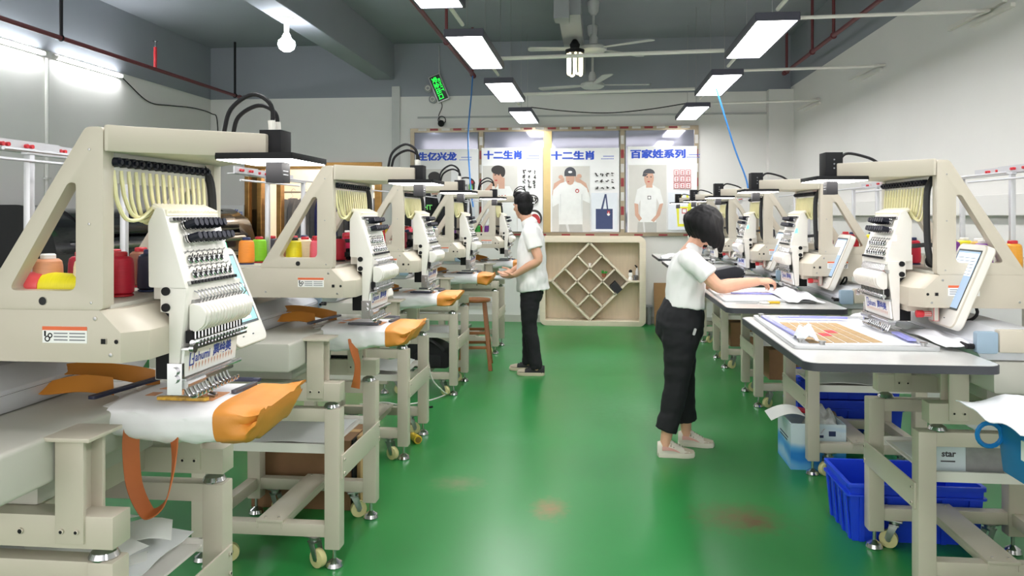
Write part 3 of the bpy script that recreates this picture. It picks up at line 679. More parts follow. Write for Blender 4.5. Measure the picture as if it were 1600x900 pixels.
def make_machine():
    r = empty('embroidery_machine')
    # lower frame that stands on the machine stand: beams, posts, feet
    m = MB()
    for s in (-1, 1): m.box(-.66, .035, s*.27-.035, s*.27+.035, .722, .80)
    m.box(-.66, -.58, -.235, .235, .722, .80).box(-.3, -.22, -.235, .235, .73, .795)
    for s in (-1, 1):
        for x in (-.2, -.5): m.cyl((x, s*.306, .76), (x, s*.31, .76), .008, n=8, m=1)
    build('bed_frame', m, [CREAM, BLACK], r, bevel=.005)
    for s in (-1, 1):
        p = MB().box(-.108, -.035, s*.27-.042, s*.27-.030, .735, .985).box(-.108, -.035, s*.27+.030, s*.27+.042, .735, .985).box(-.078, -.064, s*.27-.031, s*.27+.031, .735, .985)
        p.box(-.135, -.005, s*.27-.065, s*.27+.065, .985, .995)
        for q in (-.09, -.052): p.cyl((q, s*.27-.042, .765), (q, s*.27-.047, .765), .007, n=8, m=1).cyl((q, s*.27+.042, .765), (q, s*.27+.047, .765), .007, n=8, m=1)
        build('table_post', p, [CREAM, BLACK], r, bevel=.003)
    for sx, s in ((-.01, -1), (-.01, 1), (-.6, -1), (-.6, 1)):
        build('leveling_foot', MB().lathe([(.034, .690), (.036, .694), (.03, .706), (.014, .714), (.009, .7225)], 14, 0, Matrix.Translation((sx, s*.27, 0))), CHROME, r)
    # base cabinet, needle bed, body
    build('base_cabinet', MB().box(-.72, -.20, -.25, .25, .80, .885).prism(rpoly([(-.72, .88), (-.115, .88), (-.115, .996), (-.72, .996)], .012), 'y', -.48, .48).box(-.70, -.56, -.2, .2, .99, 1.17), CREAM2, r, bevel=.006)
    m = MB().prism(rpoly([(-.22, .93), (.25, .945), (.265, .955), (.25, .972), (-.22, .975)], .008), 'y', -.055, .055); m.box(.08, .2, -.03, .03, .972, .976, 1)
    build('needle_bed', m, [CREAM2, STEEL], r, bevel=.004)
    m = MB()
    pl = [(-.40, .29), (.045, .29), (.085, .235), (.085, -.235), (.045, -.29), (-.40, -.29)]
    N = 6; V = []
    for z, ins in ((1.165, .0), (1.238, .0), (1.292, .055)):
        for i, (x, y) in enumerate(pl): V.append((x-(ins if i in (1, 2, 3, 4) else 0), y, z))
    Fc = [tuple(range(5, -1, -1)), tuple(range(12, 18))]
    for k in range(2):
        for i in range(6): Fc.append((k*6+i, k*6+(i+1) % 6, k*6+6+(i+1) % 6, k*6+6+i))
    m.add(V, Fc)
    m.box(-.72, -.395, -.27, .27, 1.17, 1.288)
    for s in (-1, 1):
        for x, z in ((-.02, 1.272), (-.3, 1.19), (.02, 1.185)): m.cyl((x, s*.2895, z), (x, s*.292, z), .006, n=8, m=1)
        m.box(-.005, .01, s*.291-.002, s*.291+.002, 1.21, 1.225, 2); m.cyl((.035, s*.289, 1.217), (.035, s*.292, 1.217), .007, n=8, m=2)
    build('body', m, [CREAM, STEEL, BLACK], r, bevel=.006)
    m = MB().box(-.6, .0, -.26, .26, 1.289, 1.302)
    for y in (-.2, -.07, .07, .2):
        for x in (-.1, -.21, -.32, -.43): m.cyl((x, y, 1.302), (x, y, 1.352), .004, n=6, m=1)
    build('thread_tray', m, [CREAM2, BLACK], r, bevel=.003)
    for s in (-1, 1):
        lb = MB().box(-.155, -.04, s*.2905-.001, s*.2905+.001, 1.212, 1.252)
        lb.box(-.155, -.04, s*.2918-.0006, s*.2918+.0006, 1.243, 1.252, 1)
        for q in range(3): lb.box(-.125, -.09, s*.2918-.0006, s*.2918+.0006, 1.218+.008*q, 1.221+.008*q, 2).box(-.085, -.045, s*.2918-.0006, s*.2918+.0006, 1.218+.008*q, 1.221+.008*q, 2)
        lb.torus((-.142, s*.292, 1.222), .006, .0015, (0, 1, 0), 10, 4, 3).torus((-.135, s*.292, 1.230), .005, .0015, (0, 1, 0), 10, 4, 3).box(-.150, -.146, s*.2918-.0006, s*.2918+.0006, 1.228, 1.241, 3)
        build('warning_label', lb, [WHITEPR, ORANGE, GREYPR, BLACK], r, smooth=0)
    for s in (-1, 1): build('side_frame', side_frame_mb(s), [CREAM, STEEL, BLACKM], r, bevel=.003)
    m = MB()
    pl = [(.0015, -.29), (.012, -.29), (.04, -.25), (.30, -.05), (.30, .05), (.04, .25), (.012, .29), (.0015, .29)]
    m.prism(pl, 'z', 1.675, 1.74); m.box(-.045, .0015, -.247, .247, 1.676, 1.739)
    build('light_arm', m, CREAM, r, bevel=.006)
    # thread guide rack and tubes
    m = MB().box(-.012, -.004, -.262, .20, 1.60, 1.678)
    build('tube_rack', m, mat('clear_rack', (214, 212, 206), .2, alpha=.6), r, smooth=0)
    for i in range(15):
        v = -.245+.43*i/14; vh = -.135+.245*i/14
        build('thread_guide', MB().cyl((-.004, v, 1.652), (.014, v, 1.652), .0125, .0115, 10).cyl((.014, v, 1.652), (.02, v, 1.652), .006, n=8), NAVYK, r)
        k = .10*math.sin(i*1.7)*.1
        pts = [(-.004, v, 1.632), (.0, v, 1.60), (.004, v*.96+vh*.04, 1.555+k), (.010, v*.72+vh*.28, 1.512+k), (.020, v*.32+vh*.68, 1.512+k*.5), (.030, vh, 1.538), (.042, vh, 1.547)]
        build('thread_tube', MB().tube(crom(pts, 4), .0052, 6), IVORY, r)
    # sewing head
    h = build('sewing_head', MB().prism(rpoly([(.03, 1.335), (.132, 1.33), (.07, 1.537), (.05, 1.542), (.028, 1.50)], .006, 3), 'y', -.15, .125)
        .prism([(.062, 1.335), (.062, 1.272), (.085, 1.268), (.085, 1.098), (.108, 1.092), (.132, 1.318), (.132, 1.335)], 'y', -.15, .15)
        .prism([(.02, 1.30), (.066, 1.30), (.066, 1.36), (.02, 1.36)], 'y', -.11, .11)
        .box(.03, .086, -.12, .12, 1.09, 1.27, 1), [WHITEP, BLACK], r, bevel=.004)
    m = MB()
    for i in range(15):
        v = -.135+.245*i/14; m.cyl((.035, v, 1.545), (.078, v, 1.526), .0088, n=8)
    m.box(.045, .078, -.145, .12, 1.52, 1.535)
    build('tube_holder', m, mat('ivory_plastic', (232, 226, 206), .4), h)
    for t0 in (.125, .93):
        m = MB(); M = frame_M(F(t0, 0, .004), (0, 1, 0), tuple(-(B2-A_).normalized())); m.box(-.135, .112, -.005, .005, -.004, .005, 0, M)
        for i in range(15): m.box(-.132+.0170*i, -.123+.0170*i, -.0055, .003, .005, .0075, 1, M)
        build('guide_strip', m, [STEEL, BLACK], h, smooth=0)
    for row, (t0, n, y0) in enumerate(((.215, 7, -.088), (.385, 8, -.088))):
        for i in range(n):
            v = y0+.0262*i
            k = MB().cyl(F(t0, v, .018), F(t0, v, .045), .0115, .0105, 10).cyl(F(t0, v, .0), F(t0, v, .018), .004, n=6, m=1).cyl(F(t0, v, .006), F(t0, v, .009), .0125, n=12, m=1).cyl(F(t0, v, .012), F(t0, v, .015), .0125, n=12, m=1)
            build('tension_knob', k, [NAVYK, CHROME], h)
    for t0, n, y0 in ((.645, 7, -.098), (.835, 8, -.098)):
        for i in range(n):
            v = y0+.0272*i
            build('check_spring', MB().torus(F(t0, v, .006), .0095, .0026, tuple(DN), 12, 5).cyl(F(t0, v, -.001), F(t0, v, .006), .005, n=8, m=1).cyl(F(t0+.03, v+.004, .004), F(t0-.07, v+.012, .009), .0016, n=5, m=1), [CHROME, BLACK], h)
    for t0 in (.54, .725):
        m = MB()
        for i in range(8): m.cyl(F(t0+.02, -.11+.0285*i, .001), F(t0-.01, -.095+.0285*i, .004), .0015, n=5)
        build('thread_pin', m.box(*( (F(t0,0,0)[0]-.002, F(t0,0,0)[0]+.0008, -.112, .095, F(t0,0,0)[2]-.0012, F(t0,0,0)[2]+.0012))), STEEL, h)
    m = MB()
    pr = rpoly([(.13, 1.222), (.150, 1.218), (.172, 1.238), (.176, 1.268), (.160, 1.288), (.13, 1.292)], .008, 3)
    m.prism(pr, 'y', -.132, .142)
    for i in range(15):
        v = -.118+.0173*i; m.prism([(a*1.0+(.005 if a > .14 else 0), b) for a, b in pr], 'y', v-.0055, v+.0055)
    build('lever_cover', m, WHITEP, h, bevel=.0015)
    m = MB()
    for i in range(15):
        v = -.112+.0182*i
        m.tube([(.118, v, 1.328), (.142, v+.004, 1.318), (.150, v+.008, 1.30), (.140, v+.009, 1.288)], .0022, 5)
    m.box(.125, .138, -.12, .15, 1.286, 1.30, 1)
    build('take_up_lever', m, [CHROME, STEEL], h)
    m = MB().box(.125, .140, -.14, .145, 1.19, 1.222, 1); m.cyl((.146, -.145, 1.192), (.146, .15, 1.192), .008, n=10).box(.118, .150, -.15, .155, 1.174, 1.180)
    for i in range(15): m.cyl((.14, -.12+.0178*i, 1.175), (.14, -.12+.0178*i, 1.222), .0028, n=5).box(.146, .156, -.124+.0178*i, -.116+.0178*i, 1.188, 1.197)
    m.cyl((.146, -.152, 1.18), (.158, -.152, 1.18), .012, n=12)
    build('needle_clamp', m, [CHROME, BLACK], h)
    sg = MB().box(-.145, .145, -.036, .036, -.004, .003, 0, frame_M((.119, 0, 1.138), (0, 1, 0), (.1, 0, 1)))
    s_ = build('sign', sg, WHITEPR, h, smooth=0)
    m = MB(); M = frame_M((.1235, 0, 1.145), (0, 1, 0), (.1, 0, 1))
    text_into(m, 'ahumi', .034, M @ Matrix.Translation((-.05, -.001, 0)), 0, .0008, width=.078)
    text_into(m, '嘉绘美', .034, M @ Matrix.Translation((.058, 0, 0)), 0, .0012, width=.105)
    m.prism([rrect(-.118, -.094, -.019, .019, .003, 2), rrect(-.114, -.098, -.015, .015, .002, 2)], 'z', 0, .0005, 0, M); m.box(-.106, -.098, -.004, .0, 0, .0006, 0, M)
    build('lettering', m, BLUEPR, s_, smooth=0)
    m = MB()
    for i in range(15):
        q = -.115+.0165*i; m.add([(q-.004, -.020, .0002), (q+.004, -.020, .0002), (q, -.033, .0002)], [(0, 1, 2)], 0, M); m.box(q-.002, q+.002, -.020, -.016, 0, .0004, 0, M)
    build('needle_marks', m, mat('faint_orange_print', (214, 168, 150), .6), s_, smooth=0)
    m = MB().box(.10, .128, -.15, .155, 1.088, 1.096).cyl((.128, -.15, 1.094), (.128, .155, 1.094), .006, n=8).box(.095, .12, -.13, .13, 1.075, 1.089, 1).cyl((.128, -.152, 1.085), (.128, -.06, 1.085), .011, n=10, m=1)
    build('needle_rail', m, [CHROME, STEEL], h)
    m = MB().box(.085, .125, -.158, -.146, 1.06, 1.14)
    for z in (1.12, 1.10): m.cyl((.105, -.158, z), (.105, -.166, z), .011, n=12)
    build('rail_bracket', m, CHROME, h)
    for i in range(12):
        v = -.115+.0205*i
        build('presser_foot', MB().tube(crom([(.105, v, 1.09), (.112, v, 1.062), (.124, v+.003, 1.045), (.14, v+.004, 1.047), (.142, v+.004, 1.058)], 3), .0034, 6), CHROME, h)
    build('needle', MB().cyl((.112, .02, 1.09), (.112, .02, 1.012), .004, n=6).cyl((.105, .02, 1.022), (.125, .02, 1.016), .010, n=10).cyl((.103, .035, 1.09), (.103, .035, 1.03), .006, n=6), CHROME, h)
    for z in (1.325, 1.283):
        for s in (-1, 1): build('side_wheel', MB().cyl((.078, s*.149, z), (.078, s*.156, z), .011, n=14), BLACK, h)
    build('status_light', MB().box(.06, .085, .132, .153, 1.415, 1.452).box(.06, .085, -.153, -.15, 1.43, 1.445) if False else MB().prism([(.088, 1.415), (.106, 1.415), (.098, 1.442), (.088, 1.442)], 'y', .1245, .128), GREENL, h)
    build('hand_wheel', MB().cyl((-.06, .10, 1.335), (-.06, .165, 1.335), .028, n=18).cyl((-.06, .10, 1.335), (-.06, .06, 1.335), .012, n=10), BLACK, r)
    build('hose', MB().tube(crom([(.02, .09, 1.395), (-.06, .09, 1.40), (-.12, .07, 1.385), (-.13, .07, 1.34), (-.12, .07, 1.29)], 5), .009, 8), mat('grey_hose', (74, 74, 76), .6), r)
    build('control_box', MB().box(-.02, .075, .105, .20, 1.14, 1.225).cyl((.075, .15, 1.205), (.0785, .15, 1.205), .005, m=1).cyl((.075, .15, 1.165), (.0785, .15, 1.165), .005, m=1), [CREAM, BLACK], r, bevel=.005)
    # lamp
    L = build('work_lamp', lamp_mb(0), [BLACK, GREYPR], r, bevel=.003)
    m = MB()
    m.box(.20, .285, -.122, .122, 1.6645, 1.6672).box(.34, .40, -.122, .122, 1.6645, 1.6672).box(.285, .34, -.122, -.032, 1.6645, 1.6672).box(.285, .34, .032, .122, 1.6645, 1.6672)
    build('diffuser', m, LAMPW, L, smooth=0)
    for q, (y, hgt) in enumerate(((-.02, .10), (.015, .075))):
        build('lamp_cable', MB().tube(crom([(.305, y, 1.75), (.30, y*.8, 1.75+hgt*.7), (.25, y, 1.75+hgt), (.19, y*1.3, 1.75+hgt*.6), (.17, y*1.5, 1.735)], 6), .006, 7).cyl((.305, y, 1.748), (.303, y, 1.778), .010, n=10, m=1), [BLACK, WHITEP], L)
    # black cable down the far post, thread stand
    build('power_cable', MB().tube(crom([(-.02, .205, 1.67), (.005, .215, 1.62), (.01, .22, 1.5), (.0, .22, 1.36), (-.04, .22, 1.31)], 5), .013, 8), BLACKM, r)
    m = MB()
    m.box(-.43, -.41, -.02, .46, 1.692, 1.70)
    tr = build('thread_stand', m, ALU, r, bevel=.002)
    for y in (-.0, .44): build('upright', MB().box(-.43, -.41, y-.01, y+.01, 1.30, 1.692), ALU, tr, bevel=.002)
    for i, (y0, y1, x) in enumerate(((-.36, -.13, -.41), (-.14, .14, -.435), (.12, .40, -.46))):
        m = MB().box(x-.003, x+.003, y0, y1, 1.70, 1.732).box(x-.03, x+.003, y0, y1, 1.70, 1.704)
        build('guide_plate', m, ALU, tr, smooth=0)
        m = MB()
        for q in range(4):
            y = y0+.05+.02*q+(.05 if q > 1 else 0); m.cyl((x-.008, y, 1.717), (x+.012, y, 1.717), .006, n=8)
        build('red_pin', m, REDP, tr)
    build('cross_bar', MB().cyl((-.41, -.3, 1.675), (-.41, .36, 1.675), .005, n=6).cyl((-.25, -.3, 1.685), (-.25, .3, 1.685), .005, n=6), ALU, tr)
    # moving beam that carries the hoop
    m = MB().prism([(-.17, .999), (.0, .999), (.02, 1.03), (.02, 1.065), (-.05, 1.115), (-.17, 1.115)], 'y', -.47, .47); m.box(.018, .023, -.46, .46, 1.05, 1.056, 1)
    pb = build('hoop_beam', m, [mat('beam_alloy', (214, 216, 222), .35, .25), BLACK], r, bevel=.004)
    for s in (-1, 1):
        build('clamp_lever', MB().cyl((.035, s*.48, 1.05), (.06, s*.48, 1.05), .010, n=10).cyl((.05, s*.49, 1.05), (.05, s*.42, 1.052), .007, n=8), BLACK, pb)
        build('end_cap', MB().prism(rrect(-.04, .032, 1.027, 1.105, .008, 3), 'y', s*.485-.016, s*.485+.016), mat('blue_grey_cap', (146, 168, 186), .45), pb, bevel=.003)
        build('motor_box', MB().box(-.27, -.042, s*.475-.03, s*.475+.03, 1.031, 1.112), CREAM, pb, bevel=.008)
    # control panel
    m = MB().box(-.22, -.06, .285, .35, 1.20, 1.255).cyl((-.06, .33, 1.228), (-.06, .40, 1.235), .012, n=8, m=1)
    M = frame_M((-.005, .425, 1.09), (0, 1, 0), (-.38, 0, .92)); 
    m.prism(rrect(-.115, .115, 0, .34, .03, 5), 'z', -.018, .018, 2, M)
    p = build('control_panel', m, [CREAM, BLACK, WHITEP], r, bevel=.006)
    build('screen', screen_mb(M, 0), SCR, p, smooth=0)
    build('panel_cable', MB().tube(crom([(-.08, .42, 1.25), (-.12, .45, 1.15), (-.1, .40, 1.11), (-.15, .33, 1.16)], 5), .006, 7), BLACK, p)
    build('stop_button', MB().cyl((.03, .235, 1.135), (.055, .235, 1.135), .0145, n=14).cyl((.0, .235, 1.135), (.03, .235, 1.135), .012, n=10, m=1).box(-.02, .0, .21, .26, 1.11, 1.17, 1), [REDP, CREAM2], r, bevel=.002)
    return r
SCR = [mat('screen_teal', (126, 176, 184), emit=.75), mat('screen_pale', (196, 220, 214), emit=.8), mat('screen_frame', (52, 66, 72), .3), mat('screen_blue_grey', (140, 160, 182), emit=.75), mat('screen_white', (226, 232, 238), emit=.85), mat('screen_line', (112, 126, 140), emit=.6)]
def screen_mb(M, kind):
    m = MB().box(-.092, .092, .07, .315, .0185, .0195, 2, M)
    q = lambda a, b, c, d, k, i: m.box(a, c, b, d, .0196, .0198+.0002*i, k, M)
    if kind == 0:
        q(-.086, .078, .086, .308, 0, 0); q(-.082, .085, .05, .20, 1, 1); q(.055, .085, .084, .13, 0, 2)
        for i in range(5):
            for j in range(3): q(-.075+.026*i, .095+.034*j, -.058+.026*i, .116+.034*j, 4 if (i+j) % 2 else 5, 3)
    else:
        q(-.086, .078, .086, .308, 3, 0); q(-.08, .21, .08, .30, 4, 1)
        for i in range(6): q(-.075, .215+.013*i, .075, .218+.013*i, 5, 2)
        q(-.06, .15, -.01, .165, 5, 2); q(.0, .11, .03, .12, 4, 2); q(-.05, .10, -.02, .108, 5, 2)
    for i in (-1, 1): m.box(-.02+.035*i, -.01+.035*i, .03, .034, .0182, .019, 2, M)
    return m

def make_stand():
    r = empty('machine_stand')
    for nm, z0, z1 in (('upper_frame', .632, .688), ('lower_frame', .135, .19)):
        m = MB()
        for s in (-1, 1): m.box(-.60, .0, s*.27-.027, s*.27+.027, z0, z1)
        m.box(-.63, -.58, -.245, .245, z0, z1)
        build(nm, m, CREAM, r, bevel=.004)
    for sx, s in ((0, -1), (0, 1), (-.6, -1), (-.6, 1)):
        l = build('leg', MB().box(sx-.034, sx+.034, s*.27-.034, s*.27+.034, .085, .69), CREAM, r, bevel=.007)
        build('leveling_foot', MB().lathe([(.036, 0), (.038, .006), (.032, .022), (.014, .034), (.008, .038), (.008, .09)], 16, 0, Matrix.Translation((sx, s*.27, 0))), CHROME, l)
    m = MB().box(.034, .042, -.285, .285, .385, .487)
    for s in (-1, 1):
        for z in (.405, .465): m.cyl((.042, s*.265, z), (.048, s*.265, z), .007, n=8, m=1)
    build('side_plate', m, [CREAM, BLACK], r, bevel=.003)
    build('shelf_panel', MB().box(-.57, -.035, -.24, .24, .495, .503).box(-.57, -.03, -.245, -.236, .48, .52).box(-.57, -.03, .236, .245, .48, .52), WHITEP, r, smooth=0)
    m = MB().box(-.34, -.22, -.30, .30, .19, .202).box(-.34, -.332, -.30, .30, .165, .19).box(-.228, -.22, -.30, .30, .165, .19)
    for s in (-1, 1):
        for x in (-.31, -.25): m.cyl((x, s*.27, .202), (x, s*.27, .207), .007, n=8, m=1)
    build('cross_channel', m, [CREAM, STEEL], r, bevel=.002)
    for s in (-1, 1):
        for sx, a in ((-.09, .5), (-.50, -.4)):
            T = Matrix.Translation((sx, s*.27, 0)) @ Matrix.Rotation(a*s, 4, 'Z')
            c = build('caster', MB().box(-.035, .035, -.03, .03, .128, .135, 0, T).cyl((0, 0, .105), (0, 0, .13), .022, n=12, M=T).prism([(-.018, .112), (.02, .112), (.04, .045), (.02, .03), (.01, .05)], 'y', -.022, -.018, 0, T).prism([(-.018, .112), (.02, .112), (.04, .045), (.02, .03), (.01, .05)], 'y', .018, .022, 0, T).box(-.02, .022, -.022, .022, .104, .112, 0, T), STEEL, r, bevel=.001)
            build('wheel', MB().cyl((.025, -.015, .04), (.025, .015, .04), .04, n=20, M=T).cyl((.025, -.018, .04), (.025, .018, .04), .016, n=12, m=1, M=T), [mat('cream_wheel', (214, 206, 150), .5), STEEL], c, bevel=.004)
    return r

ROWL = [(-1.185, 2.03), (-1.135, 3.50), (-1.205, 4.97), (-1.215, 6.69), (-1.12, 8.65)]
ROWR = [(1.30, 3.39), (1.295, 4.93), (1.31, 6.53), (1.30, 8.1), (1.30, 9.65)]
ORD = ['first', 'second', 'third', 'fourth', 'fifth']
M0_ = make_machine(); S0_ = make_stand()
LM = ['the big one next to the camera', 'second from the camera, above the cardboard box', 'third from the camera in the tote-bag row', 'fourth from the camera in the tote-bag row, over the wooden stool', 'last of the tote-bag row, at the hands of the standing man']
RM = ['beside the gold-squared cloth, above the blue crates', 'that the woman in white is reaching to', 'second beyond the woman in the white-tabletop row', 'fourth in the white-tabletop row, near the white column', 'last in the white-tabletop row, before the posters']
MACH = {}
protoR = None
for i, (x, y) in enumerate(ROWL):
    r = M0_ if i == 0 else copy_tree(M0_)
    for p in r.children:
        if p.name.startswith('control_panel'): p.location = (.04, -.01, .0)
        if p.name.startswith('hoop_beam'): p.location = (-.37, 0, 0)
    r.location = (x, y, 0); tag(r, 'cream embroidery machine, '+LM[i], 'embroidery machine', 'embroidery machines'); MACH['L', i] = r
for i, (x, y) in enumerate(ROWR):
    if i == 0:
        r = copy_tree(M0_); protoR = r
        for p in r.children:
            if p.name.startswith('thread_stand'): p.scale = (1, -1, 1)
            if p.name.startswith('control_panel'): p.location = (-.03, -.165, 0)
            if p.name.startswith('hoop_beam'): p.location = (-.08, 0, 0)
            if p.name.startswith('work_lamp'):
                lm = build('work_lamp', lamp_mb(.035), [BLACK, GREYPR], bevel=.003, smooth=35); p.data = lm.data; bpy.data.objects.remove(lm)
                for c in p.children:
                    if c.name.startswith('lamp_cable'): cm = build('lamp_cable', MB().tube(crom([(.28, c.data.vertices[0].co.y, 1.76), (.24, .0, 1.785), (.16, .01, 1.765), (.12, .012, 1.742)], 6), .006, 7), BLACK); c.data = cm.data; bpy.data.objects.remove(cm)
            if p.name.startswith('control_panel'):
                for c in p.children:
                    if c.name.startswith('screen'):
                        M = frame_M((-.005, .425, 1.09), (0, 1, 0), (-.38, 0, .92)); sm = build('screen', screen_mb(M, 1), SCR, smooth=0); c.data = sm.data; bpy.data.objects.remove(sm)
            if p.name.startswith('sewing_head'):
                for c in p.children:
                    if c.name.startswith('status_light'): c.data = c.data.copy(); c.data.materials[0] = REDL
    else:
        r = copy_tree(protoR)
        for p in r.children:
            if p.name.startswith('sewing_head'):
                for c in p.children:
                    if c.name.startswith('status_light'): c.data = [q for q in M0_.children_recursive if q.name.startswith('status_light')][0].data
    r.location = (x, y, 0); r.rotation_euler = (0, 0, PI); tag(r, 'cream embroidery machine '+RM[i], 'embroidery machine', 'embroidery machines'); MACH['R', i] = r
SLB = ['pale steel stand under the big front machine, papers on its shelf', 'pale steel stand over the brown cardboard box in the tote-bag row', 'pale steel stand beside the yellow plug in the tote-bag row', 'pale steel stand next to the wooden stool', 'pale steel stand behind the wooden stool, last in the tote-bag row']
SRB = ['pale steel stand over the large blue crate', 'pale steel stand over the blue and white carton', 'pale steel stand in front of the woman, third in the white-tabletop row', 'pale steel stand over brown cartons beyond the woman', 'pale steel stand last in the white-tabletop row']
for i, (x, y) in enumerate(ROWL):
    s_ = S0_ if i == 0 else copy_tree(S0_)
    s_.location = (x, y, 0); tag(s_, SLB[i], 'machine stand', 'machine stands')
for i, (x, y) in enumerate(ROWR):
    s_ = copy_tree(S0_); s_.location = (x-.04 if i == 0 else x-.04, y, 0); s_.rotation_euler = (0, 0, PI); tag(s_, SRB[i], 'machine stand', 'machine stands')

# white table tops of the right row
TOPM = mat('white_laminate', (208, 208, 204), .22, var=.02, coat=.2); EDGEM = mat('dark_edging', (52, 54, 60), .5)
def table(x, y, label):
    t = empty('work_table', (x, y, .996), PI, label, 'table', 'white work tables')
    out = rrect(-.03, .60, -.46, .72, .05, 6); hole = rrect(-.02, .235, -.075, .075, .02, 3)
    build('tabletop', MB().prism([out, hole[::-1]], 'z', .004, .029), TOPM, t)
    o2 = rrect(-.034, .604, -.464, .724, .053, 6)
    build('edging', MB().prism([o2, rrect(-.0305, .6005, -.4605, .7205, .0505, 6)[::-1]], 'z', .0, .0275), EDGEM, t)
    return t
TL = ['white laminate table top with dark edging, carrying the gold-squared cloth', 'white laminate table top with dark edging, at the woman and scissors', 'white laminate table top behind the woman, dark bag on it', 'white laminate table top, fourth of its row', 'white laminate table top jutting out before the cardboard sheet']
for i, (x, y) in enumerate(ROWR): table(x+.0, y, TL[i])
# ---------------------------------------------------------------- thread cones on the trays
CONEM = {}
def cone_mat(n, rgb):
    if n not in CONEM: CONEM[n] = mat(n.replace(' ', '_')+'_thread', rgb, .5, var=.08, scale=30, stretch=(1, 1, 12), bump=.2)
    return CONEM[n]
CORES = {'navy': mat('navy_spool', (36, 52, 96), .45), 'red': mat('red_spool', (190, 40, 52), .45), 'white': mat('white_spool', (232, 230, 226), .45), 'black': mat('black_spool', (28, 28, 32), .45)}
def cone_mesh(name, mt, core, tall=1.0):
    o = build(name, MB().lathe([(.026, .004), (.034, .010), (.0355, .03), (.0335, .088*tall), (.031, .101*tall), (.024, .107*tall)], 18), mt)
    build('spool_core', MB().lathe([(.033, 0), (.033, .005), (.012, .006), (.016, .106*tall), (.018, .108*tall), (.018, .117*tall), (.015, .120*tall), (.006, .120*tall)], 14), CORES[core], o)
    return o
COL_ = {'red': (200, 32, 58), 'crimson': (170, 22, 46), 'peach': (204, 142, 104), 'cream': (232, 214, 180), 'navy': (34, 42, 66), 'lime green': (132, 206, 44), 'orange': (236, 142, 50), 'charcoal': (58, 58, 66), 'yellow': (226, 214, 30), 'pink': (226, 96, 112), 'brown': (142, 92, 70), 'gold': (206, 160, 62), 'white': (226, 224, 214), 'green': (46, 150, 52), 'purple': (110, 44, 138), 'hot pink': (226, 40, 98), 'pale green': (196, 202, 178), 'violet': (128, 50, 160), 'amber': (218, 152, 44), 'khaki': (186, 172, 96), 'rose': (200, 70, 90), 'grey': (130, 130, 136), 'maroon': (100, 28, 40)}
TX = (-.10, -.21, -.32, -.43); TY = (-.2, -.07, .07, .2)
PL = {('L', 0): [(0, 1, 'red', 'red'), (0, 0, 'cream', 'red'), (1, 1, 'crimson', 'red'), (0, 2, 'navy', 'navy'), (0, 3, 'white', 'white'), (1, 0, 'peach', 'white'), (3, 0, 'grey', 'white'), (1, 2, 'rose', 'red'), (1, 3, 'brown', 'red'), (2, 3, 'maroon', 'red')],
      ('L', 1): [(3, 0, 'orange', 'navy'), (3, 1, 'lime green', 'red'), (3, 2, 'charcoal', 'red'), (2, 1, 'brown', 'red'), (1, 0, 'yellow', 'black'), (0, 0, 'pink', 'red'), (1, 1, 'cream', 'red'), (1, 2, 'crimson', 'red'), (2, 2, 'gold', 'red'), (0, 2, 'red', 'black'), (0, 3, 'hot pink', 'red'), (2, 3, 'white', 'navy')],
      ('L', 2): [(2, 0, 'grey', 'red'), (1, 0, 'pale green', 'red'), (1, 1, 'red', 'red'), (0, 2, 'rose', 'red'), (0, 3, 'charcoal', 'navy'), (2, 2, 'brown', 'red'), (3, 1, 'crimson', 'white')],
      ('L', 3): [(2, 0, 'red', 'red'), (1, 0, 'charcoal', 'red'), (1, 1, 'white', 'navy'), (0, 2, 'crimson', 'red'), (0, 3, 'purple', 'white'), (3, 1, 'rose', 'red')],
      ('L', 4): [(2, 0, 'lime green', 'black'), (1, 0, 'green', 'black'), (1, 1, 'crimson', 'black'), (0, 0, 'purple', 'white'), (0, 2, 'red', 'red'), (0, 3, 'charcoal', 'navy')],
      ('R', 0): [(0, 0, 'red', 'navy'), (1, 3, 'violet', 'white'), (2, 3, 'amber', 'red'), (2, 1, 'gold', 'white'), (2, 0, 'yellow', 'white'), (1, 1, 'purple', 'red')],
      ('R', 1): [(1, 3, 'red', 'navy'), (2, 3, 'yellow', 'navy'), (3, 3, 'khaki', 'white'), (1, 2, 'crimson', 'red'), (3, 2, 'gold', 'white'), (0, 2, 'hot pink', 'red'), (0, 1, 'charcoal', 'navy')],
      ('R', 2): [(1, 3, 'peach', 'black'), (2, 3, 'orange', 'black'), (0, 2, 'charcoal', 'black'), (2, 1, 'maroon', 'red')],
      ('R', 3): [(1, 3, 'red', 'navy'), (2, 2, 'gold', 'white'), (0, 1, 'charcoal', 'navy')], ('R', 4): [(1, 3, 'crimson', 'navy'), (2, 2, 'khaki', 'white')]}
WHERE = {('L', 0): 'on the tray of the big front machine', ('L', 1): 'on the second tote-bag machine', ('L', 2): 'on the third tote-bag machine', ('L', 3): 'on the fourth tote-bag machine', ('L', 4): 'on the last tote-bag machine',
         ('R', 0): 'on the machine with the gold-squared cloth', ('R', 1): 'on the machine the woman reaches to', ('R', 2): 'on the machine just beyond the woman', ('R', 3): 'on the fourth white-tabletop machine', ('R', 4): 'on the last white-tabletop machine'}
PROTO = {}
seen = {}
